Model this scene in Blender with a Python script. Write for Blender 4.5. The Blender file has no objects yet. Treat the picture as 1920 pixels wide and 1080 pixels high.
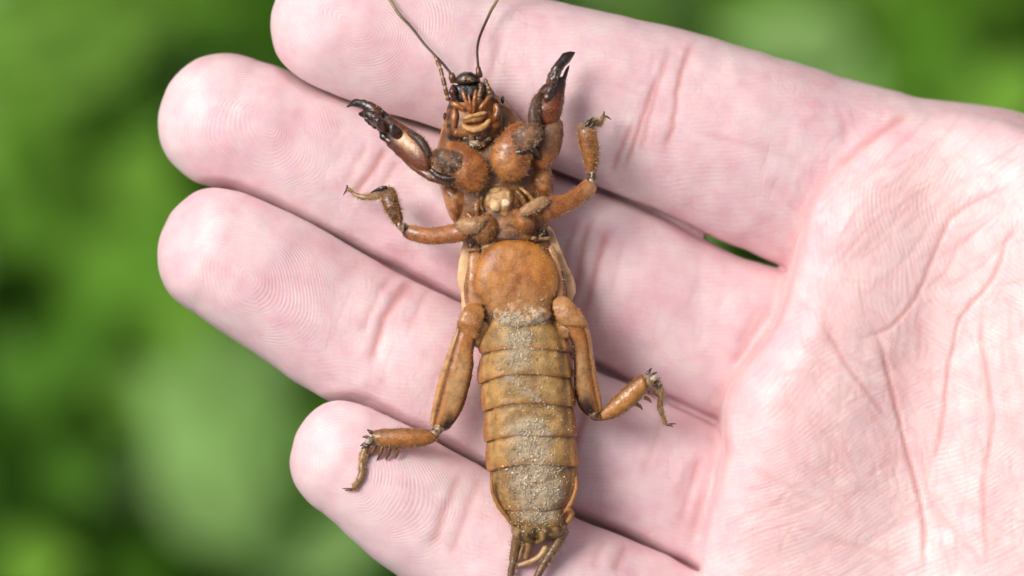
import bpy, math, random
import numpy as np
from mathutils import Vector
from mathutils.bvhtree import BVHTree

sc = bpy.context.scene
S = 6e-5            # metres per modelling unit (one unit = one photo pixel at the focus plane)
H0 = 1.0            # height of the hand above the ground, metres
ZF = 45.0           # modelling height of the focus plane
DIST = 0.45         # camera distance from the focus plane

# ---------------------------------------------------------------- camera
cam = bpy.data.cameras.new('camera')
cam.sensor_width = 36.0
cam.lens = 36.0 * DIST / (1920 * S)
cam.clip_start = 0.01
cam.clip_end = 50.0
cam.dof.use_dof = True
cam.dof.focus_distance = DIST
cam.dof.aperture_fstop = 10.5
cam_o = bpy.data.objects.new('camera', cam)
cam_o.location = (0, 0, H0 + ZF * S + DIST)
sc.collection.objects.link(cam_o)
sc.camera = cam_o

# ---------------------------------------------------------------- sky and sun (bright thin overcast)
SUN_AZ = math.radians(-58)     # from +Y towards -X: light comes from the upper left
SUN_EL = math.radians(50)
world = bpy.data.worlds.new('World')
sc.world = world
world.use_nodes = True
wn, wl = world.node_tree.nodes, world.node_tree.links
wn.clear()
sky = wn.new('ShaderNodeTexSky')
sky.sky_type = 'NISHITA'
sky.sun_disc = False
sky.sun_elevation = SUN_EL
sky.sun_rotation = SUN_AZ
sky.air_density = 1.0
sky.dust_density = 6.0
sky.ozone_density = 0.6
hs = wn.new('ShaderNodeHueSaturation')
hs.inputs['Saturation'].default_value = 0.34     # thin white cloud veils the blue
bg = wn.new('ShaderNodeBackground')
bg.inputs['Strength'].default_value = 0.066
wo = wn.new('ShaderNodeOutputWorld')
wl.new(sky.outputs[0], hs.inputs['Color'])
wl.new(hs.outputs[0], bg.inputs['Color'])
wl.new(bg.outputs[0], wo.inputs['Surface'])

sun = bpy.data.lights.new('sun', 'SUN')
sun.energy = 1.5
sun.angle = math.radians(24)
sun.color = (1.0, 0.98, 0.96)
sun_o = bpy.data.objects.new('sun', sun)
sd = Vector((math.sin(SUN_AZ) * math.cos(SUN_EL), math.cos(SUN_AZ) * math.cos(SUN_EL), math.sin(SUN_EL)))
sun_o.rotation_euler = sd.to_track_quat('Z', 'Y').to_euler()
sun_o.location = (-1, 1, 3)
sc.collection.objects.link(sun_o)

sc.view_settings.view_transform = 'Standard'
sc.view_settings.look = 'None'
sc.view_settings.exposure = 0.66
sc.view_settings.gamma = 1.0
sc.view_settings.use_curve_mapping = False
sc.cycles.max_bounces = 10
sc.cycles.use_denoising = True

# ---------------------------------------------------------------- helpers
rng = np.random.default_rng(7)
random.seed(7)

def to_local(v):
    """photo-style coordinates (x right, y down, z to the viewer) -> metres."""
    v = np.asarray(v, dtype=np.float64)
    o = np.empty_like(v)
    o[:, 0] = (v[:, 0] - 960.0) * S
    o[:, 1] = (540.0 - v[:, 1]) * S
    o[:, 2] = v[:, 2] * S
    return o

def link(name, me, mat=None, parent=None):
    ob = bpy.data.objects.new(name, me)
    sc.collection.objects.link(ob)
    if mat:
        me.materials.append(mat)
    if parent:
        ob.parent = parent
    return ob

def tag(ob, label=None, cat=None, group=None, kind=None):
    for k, v in (('label', label), ('category', cat), ('group', group), ('kind', kind)):
        if v:
            ob[k] = v
    return ob

def set_attr(me, name, data, typ='FLOAT'):
    a = me.attributes.new(name, typ, 'POINT')
    if typ == 'FLOAT':
        a.data.foreach_set('value', np.ascontiguousarray(data, dtype=np.float32))
    else:
        c = np.ones((len(data), 4), dtype=np.float32)
        c[:, :3] = data
        a.data.foreach_set('color', c.ravel())

def catmull(P, n):
    """smooth resampling of a polyline to n points, even in arc length."""
    P = np.asarray(P, dtype=np.float64)
    if len(P) == 2:
        t = np.linspace(0, 1, n)[:, None]
        return P[0] * (1 - t) + P[1] * t
    Q = np.vstack([2 * P[0] - P[1], P, 2 * P[-1] - P[-2]])
    out = []
    for i in range(1, len(Q) - 2):
        t = np.linspace(0, 1, 12, endpoint=False)[:, None]
        a, b, c, d = Q[i - 1], Q[i], Q[i + 1], Q[i + 2]
        out.append(0.5 * (2 * b + (c - a) * t + (2 * a - 5 * b + 4 * c - d) * t ** 2 + (3 * b - a - 3 * c + d) * t ** 3))
    out.append(P[-1:])
    D = np.vstack(out)
    L = np.concatenate([[0], np.cumsum(np.linalg.norm(np.diff(D, axis=0), axis=1))])
    u = np.linspace(0, L[-1], n)
    return np.stack([np.interp(u, L, D[:, k]) for k in range(D.shape[1])], 1)

_lat = np.random.default_rng(3).random((64, 64, 16)).astype(np.float32)
def vnoise(x, y, z=0.0):
    """smooth value noise, 0..1."""
    x, y = np.asarray(x, dtype=np.float64), np.asarray(y, dtype=np.float64)
    z = np.zeros_like(x) + z
    i, j, k = np.floor(x).astype(int), np.floor(y).astype(int), np.floor(z).astype(int)
    fx, fy, fz = x - i, y - j, z - k
    fx, fy, fz = (f * f * (3 - 2 * f) for f in (fx, fy, fz))
    r = 0
    for a in (0, 1):
        for b in (0, 1):
            for c in (0, 1):
                w = (fx if a else 1 - fx) * (fy if b else 1 - fy) * (fz if c else 1 - fz)
                r = r + w * _lat[(i + a) % 64, (j + b) % 64, (k + c) % 16]
    return r

def sstep(a, b, x):
    t = np.clip((x - a) / (b - a), 0, 1)
    return t * t * (3 - 2 * t)

def nodemat(name):
    m = bpy.data.materials.new(name)
    m.use_nodes = True
    nt = m.node_tree
    b = nt.nodes['Principled BSDF']
    return m, nt, b

def N(nt, typ, **kw):
    n = nt.nodes.new(typ)
    for k, v in kw.items():
        if k.startswith('i_'):
            key = k[2:]
            key = int(key) if key.isdigit() else key.replace('_', ' ')
            n.inputs[key].default_value = v
        else:
            setattr(n, k, v)
    return n

def MATH(nt, op, a, b=None, c=None, clamp=False):
    n = nt.nodes.new('ShaderNodeMath')
    n.operation = op
    n.use_clamp = clamp
    for i, s in enumerate((a, b, c)):
        if s is None:
            continue
        if isinstance(s, (int, float)):
            n.inputs[i].default_value = s
        else:
            nt.links.new(s, n.inputs[i])
    return n.outputs[0]

def MIX(nt, fac, a, b, mode='MIX'):
    n = nt.nodes.new('ShaderNodeMix')
    n.data_type = 'RGBA'
    n.blend_type = mode
    for key, s in ((0, fac), (6, a), (7, b)):
        if isinstance(s, (int, float)):
            n.inputs[key].default_value = s
        elif isinstance(s, tuple):
            n.inputs[key].default_value = s if len(s) == 4 else (*s, 1)
        else:
            nt.links.new(s, n.inputs[key])
    return n.outputs[2]

def ATTR(nt, name, out='Fac'):
    n = nt.nodes.new('ShaderNodeAttribute')
    n.attribute_name = name
    return n.outputs[out]

def NOISE(nt, scale, detail=2.0, rough=0.5, vec=None, dist=0.0):
    n = nt.nodes.new('ShaderNodeTexNoise')
    n.inputs['Scale'].default_value = scale
    n.inputs['Detail'].default_value = detail
    n.inputs['Roughness'].default_value = rough
    n.inputs['Distortion'].default_value = dist
    if vec is not None:
        nt.links.new(vec, n.inputs['Vector'])
    return n.outputs['Fac']

def RAMP(nt, fac, stops):
    n = nt.nodes.new('ShaderNodeValToRGB')
    e = n.color_ramp.elements
    while len(e) < len(stops):
        e.new(0.5)
    for el, (p, c) in zip(e, stops):
        el.position = p
        el.color = c if len(c) == 4 else (*c, 1)
    nt.links.new(fac, n.inputs[0])
    return n.outputs[0]

# ================================================================= THE HAND
# Every finger: tip point, direction from tip to base, the two side edges as offsets from the axis
# at distances s from the tip, the height of the palmar surface and the half thickness.
FINGERS = {
    'index': dict(T=(503, 14), e=18.0, cap=150,
        up=[(100, -127), (172, -143), (300, -162), (515, -190), (640, -203), (770, -216), (969, -221), (1198, -231), (1300, -242), (1400, -258), (1500, -276)],
        lo=[(100, 114), (172, 119), (278, 117), (361, 116), (520, 118), (674, 126), (800, 138), (917, 147), (1070, 155), (1300, 165)],
        top=[(0, 4), (150, 28), (330, 22), (430, 12), (600, 22), (760, 10), (950, 8), (1080, -18), (1200, -30), (1400, -24)]),
    'middle': dict(T=(291, 175), e=23.5, cap=138,
        up=[(92, -128), (151, -143), (202, -145), (412, -152), (496, -160), (724, -174), (878, -182), (960, -188), (1015, -184), (1045, -164), (1142, -163), (1300, -180)],
        lo=[(137, 126), (300, 127), (411, 127), (528, 132), (663, 140), (956, 151), (1093, 150), (1215, 152), (1400, 152)],
        top=[(0, -42), (150, -14), (330, -20), (420, -32), (600, -24), (800, -34), (950, -30), (1100, -46), (1250, -58), (1400, -60)]),
    'ring': dict(T=(299, 411), e=26.5, cap=128,
        up=[(100, -123), (127, -127), (182, -129), (238, -126), (387, -116), (571, -111), (859, -115), (995, -121), (1117, -123), (1300, -130)],
        lo=[(99, 126), (137, 137), (188, 142), (233, 147), (296, 157), (418, 172), (520, 174), (657, 168), (753, 166), (941, 170), (1051, 166), (1200, 165)],
        top=[(0, -4), (150, 22), (300, 18), (400, 6), (560, 14), (740, -6), (880, -10), (1000, -34), (1150, -54), (1300, -56)]),
    'little': dict(T=(550, 814), e=30.0, cap=118,
        up=[(91, -120), (144, -130), (251, -129), (347, -127), (535, -124), (644, -146), (766, -158), (1000, -168)],
        lo=[(100, 98), (143, 113), (239, 131), (285, 141), (420, 150), (600, 150), (900, 150)],
        top=[(0, 26), (120, 50), (250, 48), (340, 38), (480, 44), (650, 20), (800, -16), (1000, -40)]),
}
for F in FINGERS.values():
    a = math.radians(F['e'])
    F['ev'] = (math.cos(a), math.sin(a))
    F['nv'] = (-math.sin(a), math.cos(a))
    g = np.arange(0, 2000, 4.0)
    ker = np.exp(-0.5 * (np.arange(-20, 21) / 9.0) ** 2); ker /= ker.sum()
    def sm(p):
        p = np.array(p, float)
        v = np.interp(g, p[:, 0], p[:, 1])
        return np.convolve(np.pad(v, 20, mode='edge'), ker, 'valid')
    F['g'] = g
    u, l = sm(F['up']), sm(F['lo'])
    F['gm'], F['gw'], F['gt'] = (u + l) / 2, (l - u) / 2, sm(F['top'])
    F['gh'] = F['gw'] * 0.84

def sup(a, b, p):
    return (np.abs(a) ** p + np.abs(b) ** p) ** (1.0 / p)

def finger_sd(F, x, y, z):
    rx, ry = x - F['T'][0], y - F['T'][1]
    s = rx * F['ev'][0] + ry * F['ev'][1]
    d = rx * F['nv'][0] + ry * F['nv'][1]
    c = F['cap']
    sc_ = np.maximum(s, c)
    m = np.interp(sc_, F['g'], F['gm']); w = np.interp(sc_, F['g'], F['gw'])
    h = np.interp(sc_, F['g'], F['gh']); t = np.interp(sc_, F['g'], F['gt'])
    q = sup((d - m) / w, (z - (t - h)) / h, 2.08)
    k = np.maximum(c - s, 0) / c
    q = sup(q, k, 2.1)
    return (q - 1.0) * np.minimum(w, h), s, d - m, w

PALM = np.array(catmull([(1765, 236), (1690, 240), (1620, 276), (1542, 348), (1508, 430), (1489, 505), (1460, 596), (1412, 668), (1366, 738),
        (1357, 795), (1363, 845), (1350, 885), (1338, 940), (1322, 1010), (1322, 1090), (1310, 1200), (1345, 1340), (1480, 1470),
        (1800, 1540), (2200, 1500), (2600, 1370), (2820, 1180), (2820, 700), (2600, 470), (2300, 330), (2080, 278), (1940, 248), (1840, 232), (1765, 232)], 110)[:-1])

def poly_sd(P, x, y):
    best = np.full(x.shape, 1e9)
    inside = np.zeros(x.shape, bool)
    n = len(P)
    for i in range(n):
        ax, ay = P[i]; bx, by = P[(i + 1) % n]
        ex, ey = bx - ax, by - ay
        t = np.clip(((x - ax) * ex + (y - ay) * ey) / (ex * ex + ey * ey), 0, 1)
        dd = (x - ax - t * ex) ** 2 + (y - ay - t * ey) ** 2
        best = np.minimum(best, dd)
        cond = (ay > y) != (by > y)
        if ay != by:
            inside ^= cond & (x < (bx - ax) * (y - ay) / (by - ay) + ax)
    d = np.sqrt(best)
    return np.where(inside, -d, d)

def gauss(x, y, cx, cy, sx, sy, ang=0):
    a = math.radians(ang); c, s = math.cos(a), math.sin(a)
    u = (x - cx) * c + (y - cy) * s
    v = -(x - cx) * s + (y - cy) * c
    return np.exp(-0.5 * ((u / sx) ** 2 + (v / sy) ** 2))

def palm_top(x, y):
    z = 22 + 0.055 * np.clip(x - 1400, 0, 700) - 0.02 * (y - 600)
    z += 22 * gauss(x, y, 1600, 430, 110, 130, -40)      # pad below the index finger
    z += 24 * gauss(x, y, 1520, 690, 100, 110, -50)      # below the middle finger
    z += 26 * gauss(x, y, 1470, 880, 95, 105, -70)       # below the ring finger
    z += 16 * gauss(x, y, 1450, 1090, 120, 120, 0)
    z -= 26 * gauss(x, y, 1745, 760, 75, 330, 8)         # the hollow of the palm
    z += 70 * gauss(x, y, 2080, 650, 190, 420, 8)        # ball of the thumb
    z += 50 * gauss(x, y, 2000, 1350, 350, 200, 0)
    z -= 52 * gauss(x, y, 1740, 225, 130, 90, 10)        # runs out into the side of the index finger
    z -= 60 * sstep(2300, 2800, x)
    return z

def hand_sd(x, y, z):
    f = np.full(x.shape, 1e9)
    prev = None
    for F in FINGERS.values():
        m = (x > F['T'][0] - 120) & (x < F['T'][0] + 1900)
        r = np.full(x.shape, 1e3)
        if m.any():
            r[m] = finger_sd(F, x[m], y[m], z[m])[0]
            e = ((x[m] - F['T'][0]) * F['ev'][0] + (y[m] - F['T'][1]) * F['ev'][1]) - 1750
            r[m] = np.maximum(r[m], e)
        if prev is None:
            f = r
        else:                     # neighbouring fingers press together along a narrow dark cleft
            q = np.minimum(f, r)
            cl = np.exp(-((prev - r) / 8.0) ** 2)
            f = q + 26.0 * cl * sstep(-168, -142, z) - 12.0 * cl * sstep(-164, -184, z) * np.clip(1 - 1.6 * gauss(x, y, 1415, 470, 70, 45), 0, 1)
        prev = r
    # palm slab with rounded rim
    p = np.full(x.shape, 1e3)
    m = (x > 1180) & (x < 3000)
    if m.any():
        X, Y, Z = x[m], y[m], z[m]
        d2 = poly_sd(PALM, X, Y)
        top = palm_top(X, Y)
        R = 84.0
        bot = -300.0
        mid, half = (top + bot) / 2, (top - bot) / 2
        q1 = d2 + R
        q2 = np.abs(Z - mid) - half + R
        p[m] = np.hypot(np.maximum(q1, 0), np.maximum(q2, 0)) + np.minimum(np.maximum(q1, q2), 0) - R
    k = 24.0 + 50 * gauss(x, y, 1745, 215, 110, 90) + 70 * gauss(x, y, 1930, 245, 120, 60)
    h = np.clip(0.5 + 0.5 * (p - f) / k, 0, 1)
    f = p * (1 - h) + f * h - k * h * (1 - h)
    # thumb and forearm, outside the frame
    def seg(a, b, ra, rb, flat=1.0):
        a, b = np.array(a, float), np.array(b, float)
        ab = b - a
        t = np.clip(((x - a[0]) * ab[0] + (y - a[1]) * ab[1] + (z - a[2]) * ab[2]) / ab.dot(ab), 0, 1)
        r = ra + (rb - ra) * t
        return np.sqrt((x - a[0] - t * ab[0]) ** 2 + (y - a[1] - t * ab[1]) ** 2 + ((z - a[2] - t * ab[2]) / flat) ** 2) - r
    m = x > 1900
    if m.any():
        xs_, ys_, zs_ = x, y, z
        x, y, z = x[m], y[m], z[m]
        g = f[m]
        for a, b, ra, rb, fl in (((2420, 700, -90), (2400, 150, -90), 235, 165, 1.0), ((2400, 150, -90), (2300, -280, -60), 165, 150, 1.0),
                                 ((2300, -280, -60), (2190, -560, -40), 150, 112, 0.9), ((2560, 930, -140), (3300, 1010, -170), 380, 330, 0.62),
                                 ((3300, 1010, -170), (4600, 1120, -220), 330, 470, 0.8)):
            q = seg(a, b, ra, rb, fl)
            kk = 90.0
            hh = np.clip(0.5 + 0.5 * (q - g) / kk, 0, 1)
            g = q * (1 - hh) + g * hh - kk * hh * (1 - hh)
        f[m] = g
    return f

def axis(lo, hi, fine_lo, fine_hi, step, grow, maxstep):
    c = list(np.arange(fine_lo, fine_hi + step, step))
    s = step
    while c[-1] < hi:
        s = min(s * grow, maxstep); c.append(c[-1] + s)
    s = step
    while c[0] > lo:
        s = min(s * grow, maxstep); c.insert(0, c[0] - s)
    while (len(c) - 1) % 4:
        c.append(c[-1] + maxstep)
    return np.array(c)

def surface_nets(F, X, Y, Z):
    """dual mesh of the zero level of F on a rectilinear grid."""
    nx, ny, nz = F.shape
    neg = F < 0
    cnt = np.zeros((nx - 1, ny - 1, nz - 1), np.int8)
    corners = [(a, b, c) for a in (0, 1) for b in (0, 1) for c in (0, 1)]
    for a, b, c in corners:
        cnt += neg[a:nx - 1 + a, b:ny - 1 + b, c:nz - 1 + c]
    act = (cnt > 0) & (cnt < 8)
    I, J, K = np.nonzero(act)
    idx = -np.ones(act.shape, np.int64)
    idx[I, J, K] = np.arange(len(I))
    acc = np.zeros((len(I), 3)); num = np.zeros(len(I))
    for p in range(8):
        for ax in range(3):
            a = corners[p]
            if a[ax]:
                continue
            b = list(a); b[ax] = 1
            fa = F[I + a[0], J + a[1], K + a[2]].astype(float); fb = F[I + b[0], J + b[1], K + b[2]].astype(float)
            m = (fa < 0) != (fb < 0)
            t = fa[m] / (fa[m] - fb[m])
            A = np.stack([X[I[m] + a[0]], Y[J[m] + a[1]], Z[K[m] + a[2]]], 1)
            B = np.stack([X[I[m] + b[0]], Y[J[m] + b[1]], Z[K[m] + b[2]]], 1)
            acc[m] += A + (B - A) * t[:, None]; num[m] += 1
    V = acc / num[:, None]
    faces = []
    for ax in range(3):
        s0 = [slice(1, -1)] * 3; s1 = [slice(1, -1)] * 3
        s0[ax] = slice(0, -1); s1[ax] = slice(1, None)
        A, B = neg[tuple(s0)], neg[tuple(s1)]
        o1, o2 = [(1, 2), (2, 0), (0, 1)][ax]
        ch = A != B
        G = np.stack(np.nonzero(ch), 1)
        flip = A[ch]
        base = G + 1; base[:, ax] -= 1
        q = []
        for d1, d2 in ((-1, -1), (0, -1), (0, 0), (-1, 0)):
            c = base.copy(); c[:, o1] += d1; c[:, o2] += d2
            q.append(idx[c[:, 0], c[:, 1], c[:, 2]])
        Q = np.stack(q, 1)
        Q[~flip] = Q[~flip][:, ::-1]
        faces.append(Q)
    return V, np.vstack(faces)

def build_hand_surface():
    X = axis(240, 4640, 270, 1965, 4.6, 1.07, 45)
    Y = axis(-760, 1700, -25, 1110, 4.6, 1.07, 40)
    Z = axis(-640, 260, -95, 120, 4.6, 1.10, 30)
    Xc, Yc, Zc = X[::4], Y[::4], Z[::4]
    gx, gy, gz = np.meshgrid(Xc, Yc, Zc, indexing='ij')
    C = hand_sd(gx.ravel(), gy.ravel(), gz.ravel()).reshape(gx.shape)
    sx, sy, sz = np.gradient(Xc), np.gradient(Yc), np.gradient(Zc)
    thr = 2.2 * np.sqrt(sx[:, None, None] ** 2 + sy[None, :, None] ** 2 + sz[None, None, :] ** 2) + 14
    near = np.abs(C) < thr
    ix = np.clip((np.arange(len(X)) + 2) // 4, 0, len(Xc) - 1)
    iy = np.clip((np.arange(len(Y)) + 2) // 4, 0, len(Yc) - 1)
    iz = np.clip((np.arange(len(Z)) + 2) // 4, 0, len(Zc) - 1)
    F = C[np.ix_(ix, iy, iz)].astype(np.float32)
    M = near[np.ix_(ix, iy, iz)]
    I, J, K = np.nonzero(M)
    F[I, J, K] = hand_sd(X[I], Y[J], Z[K])
    V, Q = surface_nets(F, X, Y, Z)
    # settle the vertices on the exact surface
    for _ in range(2):
        e = 1.0
        f0 = hand_sd(V[:, 0], V[:, 1], V[:, 2])
        g = np.stack([hand_sd(V[:, 0] + (e if k == 0 else 0), V[:, 1] + (e if k == 1 else 0), V[:, 2] + (e if k == 2 else 0)) - f0 for k in range(3)], 1)
        n2 = np.maximum((g ** 2).sum(1), 0.05)
        st = -(f0 / n2)[:, None] * g
        ln = np.linalg.norm(st, axis=1, keepdims=True)
        V = V + st * np.minimum(1, 3.0 / np.maximum(ln, 1e-9))
    return V, Q

def vert_normals(V, Q):
    n = np.cross(V[Q[:, 2]] - V[Q[:, 0]], V[Q[:, 3]] - V[Q[:, 1]])
    N_ = np.zeros_like(V)
    for k in range(4):
        np.add.at(N_, Q[:, k], n)
    return N_ / np.maximum(np.linalg.norm(N_, axis=1, keepdims=True), 1e-9)

HV, HQ = build_hand_surface()
HN = vert_normals(HV, HQ)
if HN[np.argmax(HV[:, 2]), 2] < 0:
    HQ = HQ[:, ::-1]; HN = -HN

# ---- skin creases: (polyline, half width, depth, redness)
CREASES = []
def crease(pts, w=5.0, d=5.0, r=1.0):
    CREASES.append((catmull(pts, max(6, int(len(pts) * 5))), w, d, r))
# bends of the index finger
crease([(1316, 55), (1288, 104), (1272, 165), (1262, 235), (1240, 300)], 4.5, 4.5)
crease([(1262, 70), (1250, 110), (1232, 165), (1215, 230), (1196, 300)], 4.5, 3)
crease([(1240, 120), (1215, 190), (1180, 292), (1172, 330)], 4, 4)
crease([(1190, 220), (1165, 280), (1150, 330)], 4, 3.5)
crease([(940, 60), (925, 120), (905, 200)], 7, 3, .5)
crease([(912, 30), (890, 110), (870, 190)], 6, 2.5, .4)
crease([(1285, 240), (1400, 270), (1510, 300)], 4, 2.2, .5)
crease([(1130, 150), (1250, 190)], 4, 2, .4)
# bends of the middle finger
crease([(728, 262), (706, 300), (676, 342), (655, 380)], 6, 4.5)
crease([(752, 290), (722, 335), (700, 380)], 6, 3.0, .7)
crease([(690, 262), (660, 310), (640, 350)], 6, 2.5, .5)
crease([(1120, 395), (1098, 450), (1085, 520), (1060, 590)], 6, 5)
crease([(1150, 410), (1130, 470), (1110, 540), (1090, 610)], 6, 4)
crease([(1086, 400), (1064, 470), (1050, 540)], 5, 3)
crease([(1180, 430), (1160, 500), (1140, 570)], 5, 2, .5)
crease([(1470, 560), (1436, 600), (1405, 650), (1375, 700)], 9, 5, .6)
crease([(1440, 560), (1410, 610), (1385, 660)], 6, 3, .5)
# bends of the ring finger
crease([(785, 515), (752, 545), (725, 585), (702, 650), (690, 700)], 7, 5)
crease([(752, 500), (715, 540), (690, 590), (672, 640)], 6, 3, .6)
crease([(815, 530), (785, 575), (760, 630)], 5, 2.5, .5)
crease([(1110, 740), (1090, 800), (1060, 880)], 6, 4)
crease([(1075, 740), (1050, 800), (1030, 870)], 6, 3.5)
crease([(1250, 770), (1228, 840), (1205, 900)], 5, 2.5, .5)
crease([(1330, 850), (1310, 885), (1292, 940), (1278, 1000)], 7, 7, .5)
crease([(1352, 872), (1335, 930), (1312, 990), (1300, 1040)], 7, 7, .5)
crease([(1302, 860), (1285, 910), (1268, 970)], 6, 3, .4)
# bends of the little finger
crease([(870, 880), (845, 930), (825, 985), (800, 1040)], 7, 4, .7)
crease([(905, 890), (880, 950), (858, 1010), (840, 1060)], 7, 3.5, .6)
crease([(1180, 1020), (1150, 1080)], 7, 4, .6)
crease([(1135, 1010), (1110, 1075)], 7, 3, .5)
# the fold where the fingers leave the palm
crease([(1700, 225), (1620, 274), (1540, 350), (1506, 432), (1487, 508), (1457, 598), (1408, 672), (1362, 742), (1356, 800), (1362, 848), (1346, 890), (1334, 945), (1318, 1012), (1320, 1090)], 9, 4, .75)
crease([(1500, 470), (1470, 560), (1430, 630), (1380, 700)], 14, 4, .45)
crease([(1350, 780), (1350, 870), (1320, 960), (1300, 1040)], 14, 4, .45)
# palm lines
crease([(1728, 196), (1690, 222), (1620, 272), (1560, 325)], 6, 7, .9)
crease([(1575, 190), (1592, 235), (1585, 280)], 5, 2.5, .5)
crease([(1660, 190), (1665, 215), (1640, 245)], 5, 2.5, .5)
crease([(1625, 585), (1640, 625), (1657, 666), (1680, 759), (1703, 847), (1727, 946), (1734, 1010), (1731, 1110)], 3.8, 10, 1.1)
crease([(1530, 590), (1560, 640), (1590, 690), (1630, 742), (1676, 800)], 4, 4.5, .8)
crease([(1575, 631), (1610, 634), (1650, 622), (1692, 590), (1727, 537), (1750, 479), (1780, 415), (1830, 375), (1925, 333)], 3.4, 6, .9)
crease([(1925, 395), (1884, 450), (1855, 526), (1803, 590), (1785, 654), (1773, 742), (1762, 829), (1738, 905)], 3.4, 6, .9)
crease([(1855, 526), (1840, 580), (1838, 640), (1849, 712), (1858, 800), (1843, 893), (1843, 1004), (1855, 1100)], 3.6, 6, .8)
crease([(1725, 545), (1724, 620), (1727, 700)], 4, 2.5, .6)
crease([(1690, 595), (1683, 660), (1690, 710)], 4, 2.5, .6)
crease([(1575, 690), (1576, 740), (1572, 785)], 4, 2.0, .5)
crease([(1740, 930), (1770, 975), (1815, 1030), (1850, 1070)], 5, 3, .6)
crease([(1660, 1000), (1700, 960), (1735, 920)], 4, 2.5, .5)
crease([(1530, 1010), (1590, 1020), (1650, 1040), (1700, 1075)], 6, 3.0, .5)
crease([(1560, 960), (1600, 930), (1650, 880), (1690, 860)], 4, 2.0, .4)
crease([(1500, 900), (1560, 870), (1600, 810), (1610, 780)], 4, 2.0, .4)
crease([(1400, 870), (1450, 900), (1530, 940), (1600, 990)], 5, 2.5, .5)
crease([(1600, 570), (1660, 520), (1720, 460), (1770, 380)], 4, 2.2, .5)
crease([(1560, 520), (1650, 440), (1740, 360), (1800, 330)], 4, 2.0, .5)
crease([(1640, 560), (1690, 500), (1740, 420), (1790, 350), (1900, 300)], 4, 2.0, .5)
crease([(1790, 480), (1820, 440), (1870, 400), (1925, 360)], 4, 2.5, .6)
crease([(1900, 520), (1890, 620), (1905, 720), (1925, 780)], 5, 2.5, .5)
crease([(1800, 660), (1830, 760), (1820, 860), (1790, 940)], 4, 2.0, .4)
crease([(1760, 860), (1800, 930), (1870, 990), (1925, 1020)], 4, 2.0, .4)
_r = np.random.default_rng(21)
for _ in range(260):          # faint random lines of the palm
    cx, cy = _r.uniform(1480, 1930), _r.uniform(330, 1090)
    an = _r.normal(1.15, 0.5) if _r.random() < .6 else _r.normal(-.75, .4); L = _r.uniform(25, 100); bow = _r.normal(0, 8)
    dx, dy = math.cos(an) * L / 2, math.sin(an) * L / 2
    crease([(cx - dx, cy - dy), (cx + bow, cy + bow * .3), (cx + dx, cy + dy)], _r.uniform(2.2, 3.0), _r.uniform(.9, 2.2), _r.uniform(.3, .65))
for (x0, x1, y0, y1, mean, sd, n) in ((1560, 1900, 250, 520, -.72, .16, 40), (1500, 1760, 560, 900, .95, .25, 46), (1660, 1900, 520, 1080, 1.45, .22, 44), (1420, 1720, 860, 1080, -.45, .3, 30)):
    for _ in range(n):       # long fine lines that run with the main folds
        cx, cy = _r.uniform(x0, x1), _r.uniform(y0, y1)
        an = _r.normal(mean, sd); L = _r.uniform(70, 190); bow = _r.normal(0, 7)
        dx, dy = math.cos(an) * L / 2, math.sin(an) * L / 2
        crease([(cx - dx, cy - dy), (cx - bow * dy / L * 2, cy + bow * dx / L * 2), (cx + dx, cy + dy)], _r.uniform(2.2, 2.9), _r.uniform(.9, 2.1), _r.uniform(.5, .9))
for F in FINGERS.values():   # faint cross lines of the fingers, and along them
    for _ in range(64):
        s = _r.uniform(330, 1150)
        lo_, hi_ = sorted(_r.uniform(-.85, .85, 2))
        w = float(np.interp(s, F['g'], F['gw'])); m_ = float(np.interp(s, F['g'], F['gm']))
        if _r.random() < .6:
            pts = [(s + _r.normal(0, 6) - 14 * v * v, m_ + v * w) for v in np.linspace(lo_, hi_, 4)]
        else:
            v = _r.uniform(-.8, .8); L = _r.uniform(40, 130)
            pts = [(s + k * L, m_ + v * w + _r.normal(0, 3)) for k in np.linspace(0, 1, 4)]
        crease([(F['T'][0] + a * F['ev'][0] + b * F['nv'][0], F['T'][1] + a * F['ev'][1] + b * F['nv'][1]) for a, b in pts],
               _r.uniform(2.6, 4.0), _r.uniform(.6, 1.6), _r.uniform(.1, .3))

groove = np.zeros(len(HV)); red = np.zeros(len(HV))
upw = sstep(-0.1, 0.35, HN[:, 2])
wob_x = (vnoise(HV[:, 0] / 17, HV[:, 1] / 17, 1.5) - .5) * 5
wob_y = (vnoise(HV[:, 0] / 17, HV[:, 1] / 17, 5.5) - .5) * 5
for P, w, d, r in CREASES:
    m = np.nonzero((HV[:, 0] > P[:, 0].min() - 30) & (HV[:, 0] < P[:, 0].max() + 30) & (HV[:, 1] > P[:, 1].min() - 30) & (HV[:, 1] < P[:, 1].max() + 30) & (upw > 0))[0]
    if not len(m):
        continue
    x, y = HV[m, 0] + wob_x[m], HV[m, 1] + wob_y[m]
    best = np.full(len(m), 1e9); bt = np.zeros(len(m))
    for i in range(len(P) - 1):
        a, b = P[i], P[i + 1]; e = b - a
        t = np.clip(((x - a[0]) * e[0] + (y - a[1]) * e[1]) / max(e.dot(e), 1e-9), 0, 1)
        dd = (x - a[0] - t * e[0]) ** 2 + (y - a[1] - t * e[1]) ** 2
        k = dd < best
        best[k] = dd[k]; bt[k] = (i + t[k]) / (len(P) - 1)
    fade = sstep(0, .22, bt) * sstep(1, .78, bt)
    gq = np.exp(-0.5 * best / (w * w)) * fade
    sh = np.exp(-0.5 * best / (w * 2.6) ** 2) * fade
    groove[m] -= (0.5 if w >= 5 else 0.36) * d * gq * upw[m] - 0.05 * d * sh * upw[m]
    red[m] = np.maximum(red[m], r * gq * upw[m] * min(1, d / 4))
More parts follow.
